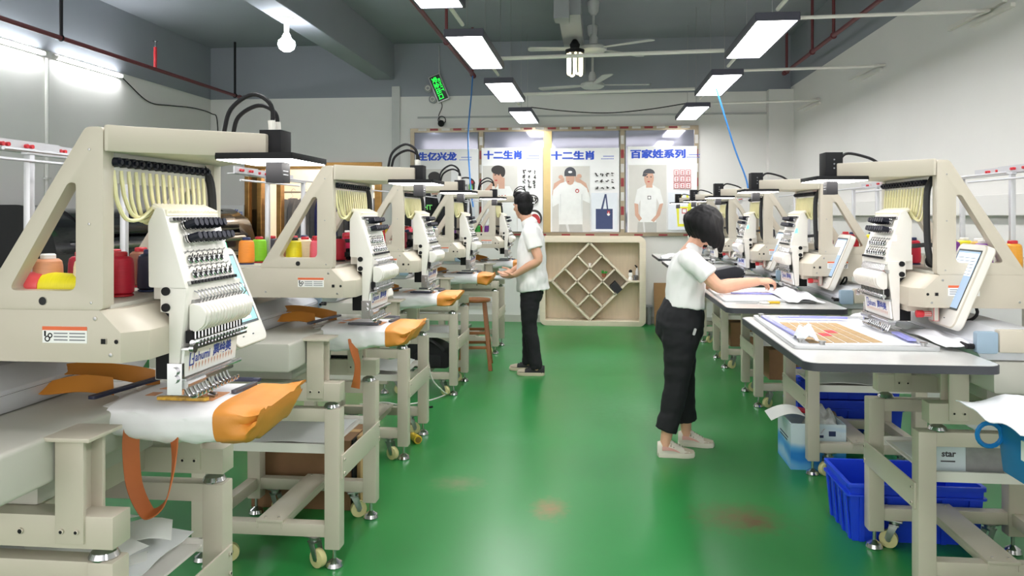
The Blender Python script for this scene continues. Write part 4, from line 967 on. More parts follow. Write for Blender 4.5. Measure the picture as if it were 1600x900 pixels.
for key, lst in PL.items():
    x0, y0 = (ROWL if key[0] == 'L' else ROWR)[key[1]]; s = 1 if key[0] == 'L' else -1
    for i, j, c, k in lst:
        p = (x0+s*TX[i], y0+s*TY[j], 1.303)
        lab = '%s thread cone with %s core %s' % (c, k, WHERE[key]); seen[lab] = seen.get(lab, 0)+1
        if seen[lab] > 1: lab = lab.replace(' thread cone', ' thread cone, behind its twin,')
        if (c, k) in PROTO:
            copy_thing(PROTO[c, k], p, 0, lab)
        else:
            o = cone_mesh('thread_cone', cone_mat(c, COL_[c]), k); o.location = p; tag(o, lab, 'thread cone', 'thread cones on the machine trays'); PROTO[c, k] = o
# lying yellow cone with red base on the front tray, tall gold cone on a spindle
o = cone_mesh('thread_cone', cone_mat('yellow', COL_['yellow']), 'white', 1.1)
for c in list(o.children): bpy.data.objects.remove(c)
build('red_base', MB().lathe([(.012, -.035), (.034, -.03), (.039, -.01), (.037, .012), (.03, .014)], 18), mat('coral_plastic', (222, 84, 88), .35), o)
o.location = (-1.185-.215, 2.03-.215, 1.343); o.rotation_euler = (0, PI/2*1.02, 0); tag(o, 'yellow thread cone with coral base, lying on its side', 'thread cone', 'thread cones on the machine trays')

# ---------------------------------------------------------------- tote bags being sewn
CLOTH = mat('white_canvas', (238, 237, 240), .85, var=.015, scale=40, bump=.08); LEATH = mat('tan_leather', (208, 136, 52), .55, var=.08, scale=7, bump=.12); LEATH2 = mat('orange_strap', (186, 102, 52), .6, var=.05)
BARN = mat('navy_clamp', (38, 42, 66), .4); BARG = mat('grey_clamp', (88, 88, 96), .4, .3); BARY = mat('gold_patterned_bar', (190, 146, 48), .4, var=.5, scale=60); PATCH = mat('orange_embroidery', (226, 158, 112), .7, var=.2, scale=80)
BV = .08
def bag(x, y, seed, label, front=False, straps=True):
    t = empty('tote_bag', (x, y, 0), 0, label, 'bag', 'tote bags on the machines')
    def f(a, b, grow=0):
        u = -.13+.42*a; q = 2*PI*b
        e = min(1, max(0, (a-.80)/.2)); hw = .172+grow; hh = .040*(1-.35*e)+grow
        if a > .93: hh *= max(.12, 1-(a-.93)/.07*.8); hw *= 1-(a-.93)*.6
        cq, sq = math.cos(q), math.sin(q)
        yy = hw*math.copysign(abs(cq)**.45, cq); zz = hh*math.copysign(abs(sq)**.6, sq)
        top = 1.0125+grow-hh
        n = noise.noise(Vector((u*9+seed*7, cq*2, sq*2+seed)))*.012; n2 = noise.noise(Vector((u*22, cq*5+seed*3, sq*5)))*.006; gs = e*.05*max(0, 1-abs(sq)*2.2)
        low = max(0, -sq)
        z = top+zz - low*(.022+.02*math.sin(u*8+seed)) + (n+n2)*(low+.25*abs(cq)) + (n*1.6+n2*2)*e - e*.014*(1-cq*.6)
        return (u+(n*.8)*e, BV+yy+(n+n2)*.7*abs(cq)*(1 if sq < .3 else .2)-gs*cq+.014*e*math.sin(q*3+seed), min(z, 1.0135+grow+.02*e))
    m = MB().grid(lambda a, b: f(a*.735, b), 26, 40, 0, True)
    build('body', m, CLOTH, t, recalc=True, smooth=60)
    m = MB().grid(lambda a, b: f(.72+a*.28, b, .003), 14, 40, 0, True); k = len(m.v); m.f.append(tuple(range(k-40, k))); m.m.append(0)
    build('leather_base', m, LEATH, t, smooth=60)
    build('embroidered_patch', MB().box(.075, .135, -.02, .08, 1.0128, 1.0142), PATCH, t, smooth=0)
    build('embroidered_stripe', MB().prism([(-.09, .10), (-.05, .10), (-.03, .2), (-.06, .2)], 'z', 1.0128, 1.014).box(-.085, -.055, .02, .06, 1.0128, 1.0138), PATCH, t, smooth=0)
    # backing sheet that runs out towards the machine
    m = MB().grid(lambda a, b: (-.34+.22*a, BV-.12-.02*math.sin(a*7+seed)+.30*b, 1.0005+.006*noise.noise(Vector((a*4, b*4, seed)))-.02*(1-a)*(1-b)), 12, 12, 0, th=.0015)
    build('backing_sheet', m, WHITEPR, t)
    if straps:
        c = crom([(-.055, 0, .96), (-.06, 0, .90), (-.05, 0, .80), (-.02, -.0, .735), (.0, -.0, .725), (.035, 0, .755), (.055, 0, .83), (.055, .01, .90), (.05, .01, .965)], 5)
        if not front: c = crom([(.02, 0, .96), (.03, 0, .9), (.045, 0, .84), (.04, 0, .77), (.03, .01, .73)], 5)
        m = MB(); n = len(c); yb = BV-.165
        def rib(a, b, c=c, n=n):
            p = c[min(n-1, int(round(a*(n-1))))]; tt = (c[min(n-1, int(round(a*(n-1)))+1)]-c[max(0, int(round(a*(n-1)))-1)]).normalized(); tw = .35+.9*math.sin(a*PI)
            s_ = Vector((-tt.z, 0, tt.x)); wv = (s_*math.cos(tw)+Vector((0, 1, 0))*math.sin(tw))*.021
            return p+Vector((0, yb, 0))+wv*(b*2-1)
        m.grid(rib, n-1, 3, 0, th=.003); build('strap', m, LEATH2, t)
    c2 = crom([(-.16, BV+.14, 1.015), (-.24, BV+.1, 1.03), (-.34, BV+.02, 1.05), (-.40, BV-.07, 1.045), (-.36, BV-.11, 1.02), (-.28, BV-.06, 1.03), (-.22, BV-.0, 1.02)], 6)
    def rb2(a, b):
        i = min(len(c2)-1, int(round(a*(len(c2)-1)))); p = c2[i]; tt = (c2[min(len(c2)-1, i+1)]-c2[max(0, i-1)]).normalized()
        s_ = Vector((0, 0, 1))*math.cos(a*3)+tt.cross(Vector((0, 0, 1)))*math.sin(a*3); return p+s_*.026*(b*2-1)+Vector((0, 0, .02*math.sin(a*3)))
    build('strap', MB().grid(rb2, len(c2)-1, 3, 0, th=.003), LEATH, t)
    return t
BGL = ['white tote bag with tan base and looped strap, under the big front machine', 'white tote bag with tan base on the second machine, above the cardboard box', 'white tote bag with tan base on the third machine', 'white tote bag with tan base next to the wooden stool', 'white tote bag on the last machine, at the man']
CW = ['under the big front machine', 'on the second tote-bag machine', 'on the third tote-bag machine', 'on the tote-bag machine by the stool', 'on the last tote-bag machine']
for i, (x, y) in enumerate(ROWL):
    bag(x, y, i+1, BGL[i], i == 0, i < 2)
    def clamp(x0, y0, x1, y1, mt, lab, wdt=.018, z=1.0145):
        a = Vector((x0, y0, 0)); b = Vector((x1, y1, 0)); d = b-a; L_ = d.length; ang = math.atan2(d.y, d.x)
        o = build('clamp_bar', MB().prism(rrect(0, L_, -wdt/2, wdt/2, wdt*.3, 3), 'z', 0, .009).box(L_*.12, L_*.88, -wdt*.25, wdt*.25, .009, .0105), mt, bevel=.0015)
        o.location = (x+x0, y+y0, z); o.rotation_euler = (0, 0, ang); return tag(o, lab, 'clamp bar', 'magnetic clamp bars')
    n1, n2, n3, n4 = [(BARN, BARN, BARY, BARG), (BARG, BARG, BARG, BARG), (BARN, BARG, BARN, BARG), (BARG, BARG, BARN, BARG), (BARG, BARN, BARG, BARG)][i]
    cn = lambda q: {id(BARN): 'navy', id(BARG): 'grey', id(BARY): 'gold-patterned'}[id(q)]
    clamp(-.20, BV-.13, -.155, BV+.17, n1, '%s clamp bar across the strap end, %s' % (cn(n1), CW[i]), .024, 1.0155)
    clamp(-.02, BV-.105, .125, BV-.105, n3, '%s clamp bar along the camera-side bag edge, %s' % (cn(n3), CW[i]))
    clamp(.155, BV-.02, .165, BV+.10, n4, '%s clamp bar against the tan bag base, %s' % (cn(n4), CW[i]))
    clamp(-.02, BV+.145, .16, BV+.145, n2, '%s clamp bar along the far bag edge, %s' % (cn(n2), CW[i]), .024)

# ---------------------------------------------------------------- on the white table tops
TZ = 1.0252
LAV = mat('lavender_clamp', (150, 152, 218), .4, var=.05)
CL2 = mat('white_fabric', (236, 237, 242), .8, var=.01)
# the framed cloth with gold squares
t = empty('embroidery_hoop', (0, 0, TZ), 0, 'flat grey border frame holding white cloth on the table beside the blue crates', 'frame')
o1 = [(.745, 3.80), (.725, 2.93), (1.245, 2.93), (1.26, 3.80)]; i1 = [(.785, 3.76), (.77, 2.97), (1.205, 2.97), (1.22, 3.76)]
build('border', MB().prism([rpoly(o1, .02, 3), rpoly(i1, .01, 3)[::-1]], 'z', 0, .016), mat('frame_grey', (196, 198, 200), .35, .3), t, bevel=.002)
for x, y in ((.765, 3.0), (.83, 2.95), (1.19, 2.95), (.77, 3.74)): build('screw_knob', MB().cyl((x, y, .016), (x, y, .026), .010, n=10).cyl((x, y, .026), (x, y, .03), .014, n=10), STEEL, t)
t = empty('gold_cloth', (0, 0, TZ), 0, 'white cloth embroidered with gold squares and two red ones, stretched in the frame', 'cloth')
build('fabric', MB().prism(i1, 'z', .006, .0085), CL2, t, smooth=0)
m = MB(); q0 = [Vector((.82, 3.60, 0)), Vector((1.075, 3.60, 0)), Vector((.80, 3.02, 0)), Vector((1.09, 3.06, 0))]
def qp(a, b): return (q0[0]*(1-a)+q0[1]*a)*(1-b)+(q0[2]*(1-a)+q0[3]*a)*b
NI, NJ = 6, 7
for i in range(NI):
    for j in range(NJ):
        e = .07; P4 = [qp((i+e)/NI, (j+e*.5)/NJ), qp((i+1-e)/NI, (j+e*.5)/NJ), qp((i+1-e)/NI, (j+1-e*.5)/NJ), qp((i+e)/NI, (j+1-e*.5)/NJ)]
        m.prism([(p.x, p.y) for p in P4], 'z', .0085, .0105, 1 if (i, j) in ((2, 4), (3, 3)) else 0)
build('gold_squares', m, [mat('gold_stitch', (172, 142, 98), .65, var=.15, scale=90), mat('red_stitch', (196, 44, 56), .65, var=.1)], t, smooth=0)
def clampw(x0, y0, x1, y1, mt, lab, z, wdt=.024, cat='clamp bar'):
    a = Vector((x0, y0, 0)); b = Vector((x1, y1, 0)); d = b-a; L_ = d.length
    o = build('clamp_bar', MB().prism(rrect(0, L_, -wdt/2, wdt/2, wdt*.2, 3), 'z', 0, .008).box(L_*.3, L_*.7, -wdt*.2, wdt*.2, .008, .010), mt, bevel=.0015)
    o.location = (x0, y0, z); o.rotation_euler = (0, 0, math.atan2(d.y, d.x)); return tag(o, lab, cat, 'magnetic clamp bars')
clampw(.785, 3.12, .775, 3.70, LAV, 'lavender clamp bar along the aisle side of the gold-squared cloth', TZ+.0175)
clampw(.84, 3.69, 1.15, 3.69, LAV, 'lavender clamp bar across the far side of the gold-squared cloth', TZ+.0175, .03)
clampw(1.19, 3.05, 1.20, 3.25, LAV, 'lavender clamp bar beside the needles of the gold-squared cloth machine', TZ+.0175, .03)
def crumple(name, cx, cy, cz, rx, ry, h, seed, mt, label, cat, n=18, group=None, flat=.0):
    def f(a, b):
        x = (a*2-1); y = (b*2-1); d = max(0, 1-(x*x+y*y)*.8)
        z = h*(d**.7)*(.55+.55*noise.noise(Vector((x*1.5+seed, y*1.5, seed)))) + h*.22*(.6+noise.noise(Vector((x*2.8+seed, y*2.8, 1))))*(.25+d)
        return (cx+rx*x*(1+.12*noise.noise(Vector((y*2, seed, x)))), cy+ry*y*(1+.12*noise.noise(Vector((x*2, seed+3, y)))), cz+flat+z)
    return tag(build(name, MB().grid(f, n, n, 0, th=.002), mt), label, cat, group)
crumple('tissue', .80, 3.06, TZ+.019, .04, .05, .07, 3, mat('thin_tissue', (232, 236, 240), .6, alpha=.8), 'crumpled clear tissue on the corner of the gold-squared cloth', 'tissue')
crumple('cloth', 1.33, 3.15, TZ+.017, .07, .22, .03, 8, CL2, 'loose white cloth edge between frame and hoop beam, beside the blue crate table', 'cloth')
crumple('cloth', 1.16, 4.75, TZ+.012, .10, .34, .055, 5, CL2, 'crumpled white fabric heaped under the needle the woman works at', 'cloth', 30)
crumple('cloth', 1.33, 3.83, TZ+.001, .12, .04, .04, 15, CL2, 'white cloth draped behind the gold-squared cloth', 'cloth')
t = empty('embroidery_hoop', (0, 0, TZ), 0, 'flat grey border frame of white fabric in front of the woman', 'frame')
o1 = [(.73, 5.30), (.72, 4.50), (1.24, 4.50), (1.25, 5.30)]; i1 = [(.765, 5.27), (.755, 4.535), (1.21, 4.535), (1.215, 5.27)]
build('border', MB().prism([rpoly(o1, .02, 3), rpoly(i1, .01, 3)[::-1]], 'z', 0, .012), bpy.data.materials['frame_grey'], t, bevel=.002)
build('fabric', MB().prism(i1, 'z', .005, .009), CL2, t, smooth=0)
clampw(.82, 4.86, 1.08, 4.84, LAV, 'lavender clamp bar under the arm of the woman', TZ+.0125)
# scissors and yellow tool
t = empty('scissors', (.90, 4.43, TZ+.001), .12, 'steel scissors with yellow grip lying on the table edge before the woman', 'scissors')
build('blade', MB().prism([(-.13, 0), (-.02, -.006), (0, 0), (-.02, .006)], 'z', 0, .003), STEEL, t)
build('handle', MB().torus((.03, .012, .004), .018, .004, n=14).torus((.035, -.016, .004), .018, .004, n=14), WHITEP, t)
build('grip', MB().prism(rrect(.055, .12, -.012, .012, .006, 3), 'z', 0, .012), mat('yellow_grip', (222, 184, 36), .45), t, bevel=.002)
# third table: dark bag and box, lavender cloth
x, y = ROWR[2]
t = empty('shoulder_bag', (x-.35, y-.38, TZ), .1, 'black shoulder bag lying on the table beyond the woman', 'bag')
m = MB().prism(rpoly([(-.18, 0), (.16, 0), (.17, .07), (.10, .105), (-.02, .08), (-.17, .05)], .03, 5), 'y', -.08, .08); build('body', m, mat('black_nylon', (30, 31, 40), .6), t, bevel=.02)
build('strap', MB().tube(crom([(-.15, -.05, .05), (-.2, -.1, .02), (-.1, -.13, .01), (.1, -.12, .012), (.17, -.05, .05)], 5), [(.012, .003)]*21, 6), BLACKM, t)
tag(build('cloth', MB().grid(lambda a, b: (x-.58+.45*a, y-.2+.4*b, TZ+.008+.012*noise.noise(Vector((a*5, b*5, 2)))), 16, 16, 0, th=.003), mat('lavender_fabric', (186, 190, 232), .75)), 'pale lavender cloth on the table just beyond the woman', 'cloth')
x, y = ROWR[4]
crumple('cloth', x-.42, y-.52, TZ, .14, .10, .07, 9, CL2, 'bundle of white fabric on the table end before the cardboard sheet', 'cloth')
x, y = ROWR[3]
crumple('cloth', x-.35, y-.3, TZ, .16, .2, .05, 12, CL2, 'white fabric on the fourth white table top', 'cloth')

# ---------------------------------------------------------------- under and around the stands
CRATEB = mat('blue_crate_plastic', (22, 66, 214), .42, var=.04)
def crate(x0, x1, y0, y1, h, label, z=0):
    t = empty('crate', ((x0+x1)/2, (y0+y1)/2, z), 0, label, 'crate', 'blue crates'); a, b = (x1-x0)/2, (y1-y0)/2; k = .93
    m = MB()
    def ring(s, zz): return [(s*a if i in (1, 2) else -s*a, s*b if i > 1 else -s*b, zz) for i in range(4)]
    V = ring(k, 0)+ring(.985, h)+ring(.965, h)+ring(k-.03, .01)
    Fc = [(3, 2, 1, 0)]
    for L_ in range(3):
        for i in range(4): Fc.append((L_*4+i, L_*4+(i+1) % 4, L_*4+4+(i+1) % 4, L_*4+4+i))
    Fc.append((12, 13, 14, 15)); m.add(V, Fc)
    for s in (-1, 1):
        for i in range(5):
            u = -.8+.4*i
            m.add([(a*u-.012, s*b*k, .0), (a*u+.012, s*b*k, .0), (a*u+.012, s*(b*.985+.004), h*.8), (a*u-.012, s*(b*.985+.004), h*.8), (a*u-.012, s*(b*k+.008), .0), (a*u+.012, s*(b*k+.008), .0), (a*u+.012, s*(b*.985+.012), h*.8), (a*u-.012, s*(b*.985+.012), h*.8)], [(0, 1, 2, 3), (7, 6, 5, 4), (0, 4, 5, 1), (1, 5, 6, 2), (2, 6, 7, 3), (3, 7, 4, 0)])
        for i in range(4):
            u = -.75+.5*i
            m.add([(s*a*k, b*u-.012, 0), (s*a*k, b*u+.012, 0), (s*(a*.985+.004), b*u+.012, h*.8), (s*(a*.985+.004), b*u-.012, h*.8), (s*(a*k+.008), b*u-.012, 0), (s*(a*k+.008), b*u+.012, 0), (s*(a*.985+.012), b*u+.012, h*.8), (s*(a*.985+.012), b*u-.012, h*.8)], [(0, 1, 2, 3), (7, 6, 5, 4), (0, 4, 5, 1), (1, 5, 6, 2), (2, 6, 7, 3), (3, 7, 4, 0)])
    build('body', m, CRATEB, t, smooth=30)
    build('rim', MB().prism([rrect(-a-.008, a+.008, -b-.008, b+.008, .02, 4), rrect(-a*.965, a*.965, -b*.965, b*.965, .012, 4)[::-1]], 'z', h-.012, h+.006).prism([rrect(-a*.985-.014, a*.985+.014, -b*.985-.014, b*.985+.014, .02, 4), rrect(-a*.97, a*.97, -b*.97, b*.97, .012, 4)[::-1]], 'z', h*.80, h*.835), CRATEB, t, bevel=.002)
    return t
crate(1.165, 1.77, 3.715, 4.09, .265, 'large blue plastic crate standing on the green floor under the gold-squared cloth table')
crate(1.32, 2.0, 5.27, 5.63, .29, 'blue plastic crate standing behind the blue and white carton')
crate(1.34, 2.0, 5.29, 5.61, .14, 'shallow blue plastic crate stacked on top behind the blue and white carton', .298)
CARTW = mat('carton_print', (214, 226, 232), .55, var=.03)
def carton_wave():
    m = bpy.data.materials.new('blue_wave_print'); m.use_nodes = True; nt = m.node_tree; b = nt.nodes['Principled BSDF']; L = nt.links.new; b.inputs['Roughness'].default_value = .5
    tc = nt.nodes.new('ShaderNodeTexCoord'); wv = nt.nodes.new('ShaderNodeTexWave'); wv.bands_direction = 'Z'; wv.inputs['Scale'].default_value = 1.7; wv.inputs['Distortion'].default_value = 5; wv.inputs['Detail'].default_value = 3; wv.inputs['Phase Offset'].default_value = 2.2
    mp = nt.nodes.new('ShaderNodeMapping'); mp.inputs['Scale'].default_value = (1, 1, 1.2); L(tc.outputs['Object'], mp.inputs[0]); L(mp.outputs[0], wv.inputs['Vector'])
    sep = nt.nodes.new('ShaderNodeSeparateXYZ'); L(tc.outputs['Object'], sep.inputs[0])
    ma = nt.nodes.new('ShaderNodeMath'); ma.operation = 'MULTIPLY_ADD'; L(wv.outputs[1], ma.inputs[0]); ma.inputs[1].default_value = .16; L(sep.outputs[2], ma.inputs[2])
    cr = nt.nodes.new('ShaderNodeValToRGB'); e = cr.color_ramp.elements; e[0].position = .10; e[0].color = lin((36, 128, 208)); e[1].position = .27; e[1].color = lin((206, 222, 230)); e.new(.16).color = lin((92, 168, 222))
    L(ma.outputs[0], cr.inputs[0]); L(cr.outputs[0], b.inputs['Base Color']); return m
t = empty('carton', (1.31, 4.90, 0), 0, 'open white and blue printed carton stuffed with packaging under the table the woman uses', 'carton')
m = MB(); a, b, h = .16, .165, .275
m.add([(-a, -b, 0), (a, -b, 0), (a, b, 0), (-a, b, 0), (-a, -b, h), (a, -b, h), (a, b, h), (-a, b, h), (-a+.006, -b+.006, h), (a-.006, -b+.006, h), (a-.006, b-.006, h), (-a+.006, b-.006, h), (-a+.006, -b+.006, .01), (a-.006, -b+.006, .01), (a-.006, b-.006, .01), (-a+.006, b-.006, .01)],
      [(3, 2, 1, 0)]+[(L_*4+i, L_*4+(i+1) % 4, L_*4+4+(i+1) % 4, L_*4+4+i) for L_ in range(3) for i in range(4)]+[(12, 13, 14, 15)])
build('body', m, carton_wave(), t, smooth=0)
m = MB()
for j in range(2): m.box(-a-.001, -a, -.10+.02*j, .10, .17-.02*j, .178-.02*j)
m.box(-.03, .03, -b-.001, -b, .195, .21); m.box(.06, .10, -b-.001, -b, .205, .235)
build('carton_print', m, mat('dark_blue_print', (36, 52, 92), .6), t, smooth=0)
tag(build('paper_sheet', MB().grid(lambda p, q: (1.05+.20*p, 4.80+.19*q, .275+.045*math.sin(p*2.4)+.01*q), 8, 6, 0, th=.002), WHITEPR), 'white paper sheet sticking out of the blue and white carton', 'paper')
tag(build('red_packet', MB().box(-.07, .08, -.05, .06, 0, .012, 0, Matrix.Translation((1.24, 5.0, .292)) @ Matrix.Rotation(.15, 4, 'Y')), REDP, bevel=.004), 'flat red packet on top of the blue and white carton', 'packet')
o = crumple('bubble_packet', 1.36, 4.86, .20, .10, .12, .19, 21, mat('printed_plastic', (200, 202, 204), .4, var=.35, scale=25), 'crumpled printed plastic packaging in the blue and white carton', 'packaging')
o = crumple('bubble_packet', 1.44, 4.96, .22, .06, .06, .10, 25, mat('brown_packet', (112, 88, 78), .5, var=.2), 'crumpled brown packet in the blue and white carton', 'packaging')
# shelf of the stand over the big crate
xs = 1.30-.04
t = empty('carton', (1.43, 3.30, .505), 0, 'white and grey printed carton on the stand shelf above the large blue crate', 'carton')
build('body', MB().box(-.09, .16, -.10, .10, 0, .115), CARTW, t, bevel=.003); build('side_print', MB().box(.02, .161, -.102, -.10, 0.002, .113), mat('grey_carton_face', (150, 150, 150), .6, var=.15, scale=20), t, smooth=0)
m = MB(); text_into(m, 'star', .035, frame_M((-.045, -.1015, .07), (1, 0, 0), (0, 0, 1)), 0, .001); m.box(-.075, -.02, -.1015, -.1005, .038, .043)
build('lettering', m, mat('dark_print', (66, 64, 70), .6), t, smooth=0)
t = empty('backing_roll', (1.66, 3.30, .503), 0, 'grey coiled roll of backing strip on the shelf above the large blue crate', 'roll')
m = MB()
for k in range(5): m.torus((0, -.0+.012*k, .065), .052-.002*k, .012, (0, 1, 0), 20, 6)
m.torus((.0, -.01, .065), .028, .010, (0, 1, 0), 16, 6); build('coil', m, mat('grey_felt', (150, 148, 146), .9, var=.1), t)
crumple('packet', 1.48, 3.29, .10, .0, .0, .0, 2, CL2, 'x', 'x') if False else None
tag(build('backing_sheet', MB().grid(lambda p, q: (1.31+.5*p, 3.17+.42*q, .506+.004*math.sin(p*9)-.0*q), 12, 6, 0, th=.002), mat('frosted_sheet', (216, 218, 218), .5)), 'frosted sheet lying on the shelf above the large blue crate', 'sheet')
# tub with white cloth on the frame end nearest the camera
s_ = copy_tree(S0_); s_.location = (1.46, 2.25, 0); s_.rotation_euler = (0, 0, PI); tag(s_, 'pale steel stand beneath the blue tub, mostly out of the frame', 'machine stand', 'machine stands')
t = empty('tub', (1.45, 2.50, .6895), 0, 'bright blue square tub with a ring handle, near the white cloth at the frame edge', 'tub')
BT = mat('cyan_blue_plastic', (14, 118, 186), .4)
m = MB(); a = .155; h = .19
m.add([(-a*.9, -a*.9, 0), (a*.9, -a*.9, 0), (a*.9, a*.9, 0), (-a*.9, a*.9, 0), (-a, -a, h), (a, -a, h), (a, a, h), (-a, a, h), (-a+.006, -a+.006, h), (a-.006, -a+.006, h), (a-.006, a-.006, h), (-a+.006, a-.006, h), (-a*.87, -a*.87, .01), (a*.87, -a*.87, .01), (a*.87, a*.87, .01), (-a*.87, a*.87, .01)],
      [(3, 2, 1, 0)]+[(L_*4+i, L_*4+(i+1) % 4, L_*4+4+(i+1) % 4, L_*4+4+i) for L_ in range(3) for i in range(4)]+[(12, 13, 14, 15)])
build('body', m, BT, t, bevel=.006)
build('handle', MB().torus((-a-.03, .13, .12), .038, .008, (0, 1, 0), 18, 6), BT, t)
build('tub_label', MB().box(-a-.001, -a*.955, -.06, .0, .08, .14), WHITEPR, t, smooth=0)
tag(build('cloth', MB().grid(lambda p, q: (1.20+.42*p, 2.32+.40*q, .895+.02*noise.noise(Vector((p*4, q*4, 1)))+.03*p+.010*math.sin(q*9)), 16, 16, 0, th=.003), CL2), 'folded white cloth lying over the bright blue tub', 'cloth')

BROWN = mat('brown_carton', (134, 100, 70), .8, var=.05, bump=.05); BROWN2 = mat('tan_carton', (186, 152, 106), .8, var=.05)
def carton(name, x0, x1, y0, y1, z, h, label, mt=BROWN, tape=True):
    t = empty(name, ((x0+x1)/2, (y0+y1)/2, z), 0, label, 'carton'); a, b = (x1-x0)/2, (y1-y0)/2
    build('body', MB().box(-a, a, -b, b, 0, h-.004), mt, t, bevel=.003)
    for s in (-1, 1): build('flap', MB().box(-a, a, s*b*.01 if s > 0 else -b, b if s > 0 else -b*.01, h-.004, h), mt, t, smooth=0)
    if tape: build('tape', MB().box(-a*1.001, a*1.001, -.025, .025, h, h+.001), BROWN2, t, smooth=0)
carton('carton', -1.80, -1.27, 3.85, 4.22, 0, .36, 'large brown carton on the floor under the second tote-bag stand')
o = build('cardboard_sheet', MB().box(0, .02, 0, .28, 0, .37), BROWN2, bevel=.002); o.location = (-1.25, 3.9, 0); tag(o, 'tan cardboard sheet standing beside the large brown carton', 'cardboard')
o = build('black_panel', MB().box(0, .012, 0, .12, 0, .36), BLACK, bevel=.002); o.location = (-1.266, 3.86, 0); tag(o, 'narrow black panel between the brown carton and tan cardboard', 'panel')
x, y = ROWR[2]
carton('carton', x-.04+.1, x+.5, y-.2, y+.2, .203, .24, 'brown carton on the lower rails of the stand beside the woman')
carton('carton', 1.33, 1.75, ROWR[3][1]-.2, ROWR[3][1]+.2, .203, .24, 'brown carton under the fourth white table top')
# backpack on the rails of the fourth stand
t = empty('backpack', (-1.45, 6.69, .204), 0, 'black backpack stuffed under the machine stand by the wooden stool', 'backpack')
m = MB().prism(rpoly([(-.2, 0), (.18, 0), (.2, .1), (.1, .2), (-.1, .25), (-.2, .2)], .06, 5), 'y', -.2, .12); build('body', m, mat('black_canvas', (26, 27, 30), .8), t, bevel=.03)
build('pocket', MB().prism(rpoly([(-.12, .02), (.12, .02), (.12, .12), (-.12, .14)], .03, 4), 'y', -.222, -.19), bpy.data.materials['black_canvas'], t, bevel=.01)
build('strap', MB().tube(crom([(-.1, -.2, .22), (-.02, -.23, .27), (.1, -.21, .2), (.16, -.16, .1)], 5), [(.016, .004)]*16, 6), BLACKM, t)
# stool
WOODS = mat('varnished_wood', (150, 92, 46), .4, var=.1, scale=6, stretch=(1, 1, .2))
t = empty('stool', (-1.22, 7.64, 0), .12, 'square-legged varnished wooden stool standing beside the machine stands', 'stool')
build('seat', MB().lathe([(.12, .655), (.145, .66), (.15, .672), (.145, .686), (.12, .69)], 28), WOODS, t)
for sx in (-1, 1):
    for sy in (-1, 1):
        p, q = Vector((sx*.085, sy*.085, .658)), Vector((sx*.15, sy*.2 if sy > 0 else sy*.2, 0))
        m = MB(); e = .019; m.add([(p.x+i, p.y+j, p.z) for i, j in ((-e, -e), (e, -e), (e, e), (-e, e))]+[(q.x+i, q.y+j, q.z) for i, j in ((-e, -e), (e, -e), (e, e), (-e, e))], [(0, 1, 2, 3), (7, 6, 5, 4), (0, 4, 5, 1), (1, 5, 6, 2), (2, 6, 7, 3), (3, 7, 4, 0)])
        build('leg', m, WOODS, t, bevel=.003)
for z, k in ((.22, .66), (.36, .45)):
    f_ = 1-z/.658; X_, Y_ = .085+.065*f_, .085+.115*f_
    for s in (-1, 1):
        build('stretcher', MB().box(-X_, X_, s*Y_-.008, s*Y_+.008, z-.014, z+.014), WOODS, t, bevel=.003)
        build('stretcher', MB().box(s*X_-.008, s*X_+.008, -Y_, Y_, z+.03, z+.058), WOODS, t, bevel=.003)
# yellow plug, white cable, dark bar, papers
t = empty('power_socket', (-1.25, 5.08, .028), 0, 'yellow plug socket lying on the floor by a stand foot', 'plug')
build('body', MB().cyl((0, .03, 0), (.06, -.06, 0), .024, .028, 14).cyl((.06, -.06, 0), (.064, -.066, 0), .02, n=12, m=1), [mat('yellow_plug', (214, 184, 52), .5), mat('plug_hole', (120, 96, 30), .6)], t)
build('lead', MB().tube(crom([(0, .03, 0), (-.03, .06, .02), (-.03, .06, .12), (-.05, .05, .2)], 5), .008, 7), LEATH2, t)
wire('extension_cable', [(-1.9, 6.0, .007), (-1.72, 6.08, .007), (-1.55, 6.02, .007), (-1.38, 6.18, .007), (-1.28, 6.40, .007), (-1.27, 6.27, .06), (-1.33, 6.1, .2), (-1.36, 6.05, .40)], .006, WHITEP, 'white power cord looping over the floor behind the third tote-bag stand', 'cord')
wire('extension_cable', [(-1.9, 5.9, .008), (-1.65, 5.95, .008), (-1.45, 5.9, .008), (-1.3, 5.98, .008)], .007, BLACK, 'black power cord on the floor behind the third tote-bag stand', 'cord')
o = build('clamp_bar', MB().prism(rrect(0, .22, -.016, .016, .01, 3), 'z', 0, .012), BLACK, bevel=.003); o.location = (-1.40, 3.775, .801); tag(o, 'spare black bar left on the frame under the second tote bag', 'clamp bar', 'magnetic clamp bars')
def sheet(x0, x1, y0, y1, z, amp, seed, mt, label, rz=0):
    o = build('paper_sheet', MB().grid(lambda p, q: (x0+(x1-x0)*p, y0+(y1-y0)*q, z+amp*(.5+.5*noise.noise(Vector((p*2.2+seed, q*2.2, seed))))+amp*.15*math.sin(p*14+seed)*q), 18, 14, 0, th=.0015), mt); return tag(o, label, 'sheet')
SHT = mat('white_backing', (230, 231, 232), .75, var=.015)
sheet(-1.75, -1.23, 1.82, 2.24, .506, .10, 3, SHT, 'crumpled white backing sheet on the shelf of the front stand')
sheet(-1.70, -1.18, 3.29, 3.71, .506, .02, 5, SHT, 'flat white backing sheet on the shelf above the brown carton')
sheet(-1.78, -1.25, 4.76, 5.18, .506, .06, 8, SHT, 'rippled white backing sheet on the shelf by the yellow plug')
sheet(-1.78, -1.26, 6.5, 6.88, .506, .02, 9, SHT, 'white backing sheet on the shelf above the black backpack')
sheet(1.32, 1.82, 4.73, 5.13, .506, .03, 13, SHT, 'white backing sheet on the shelf over the blue and white carton')
r = random.Random(12)
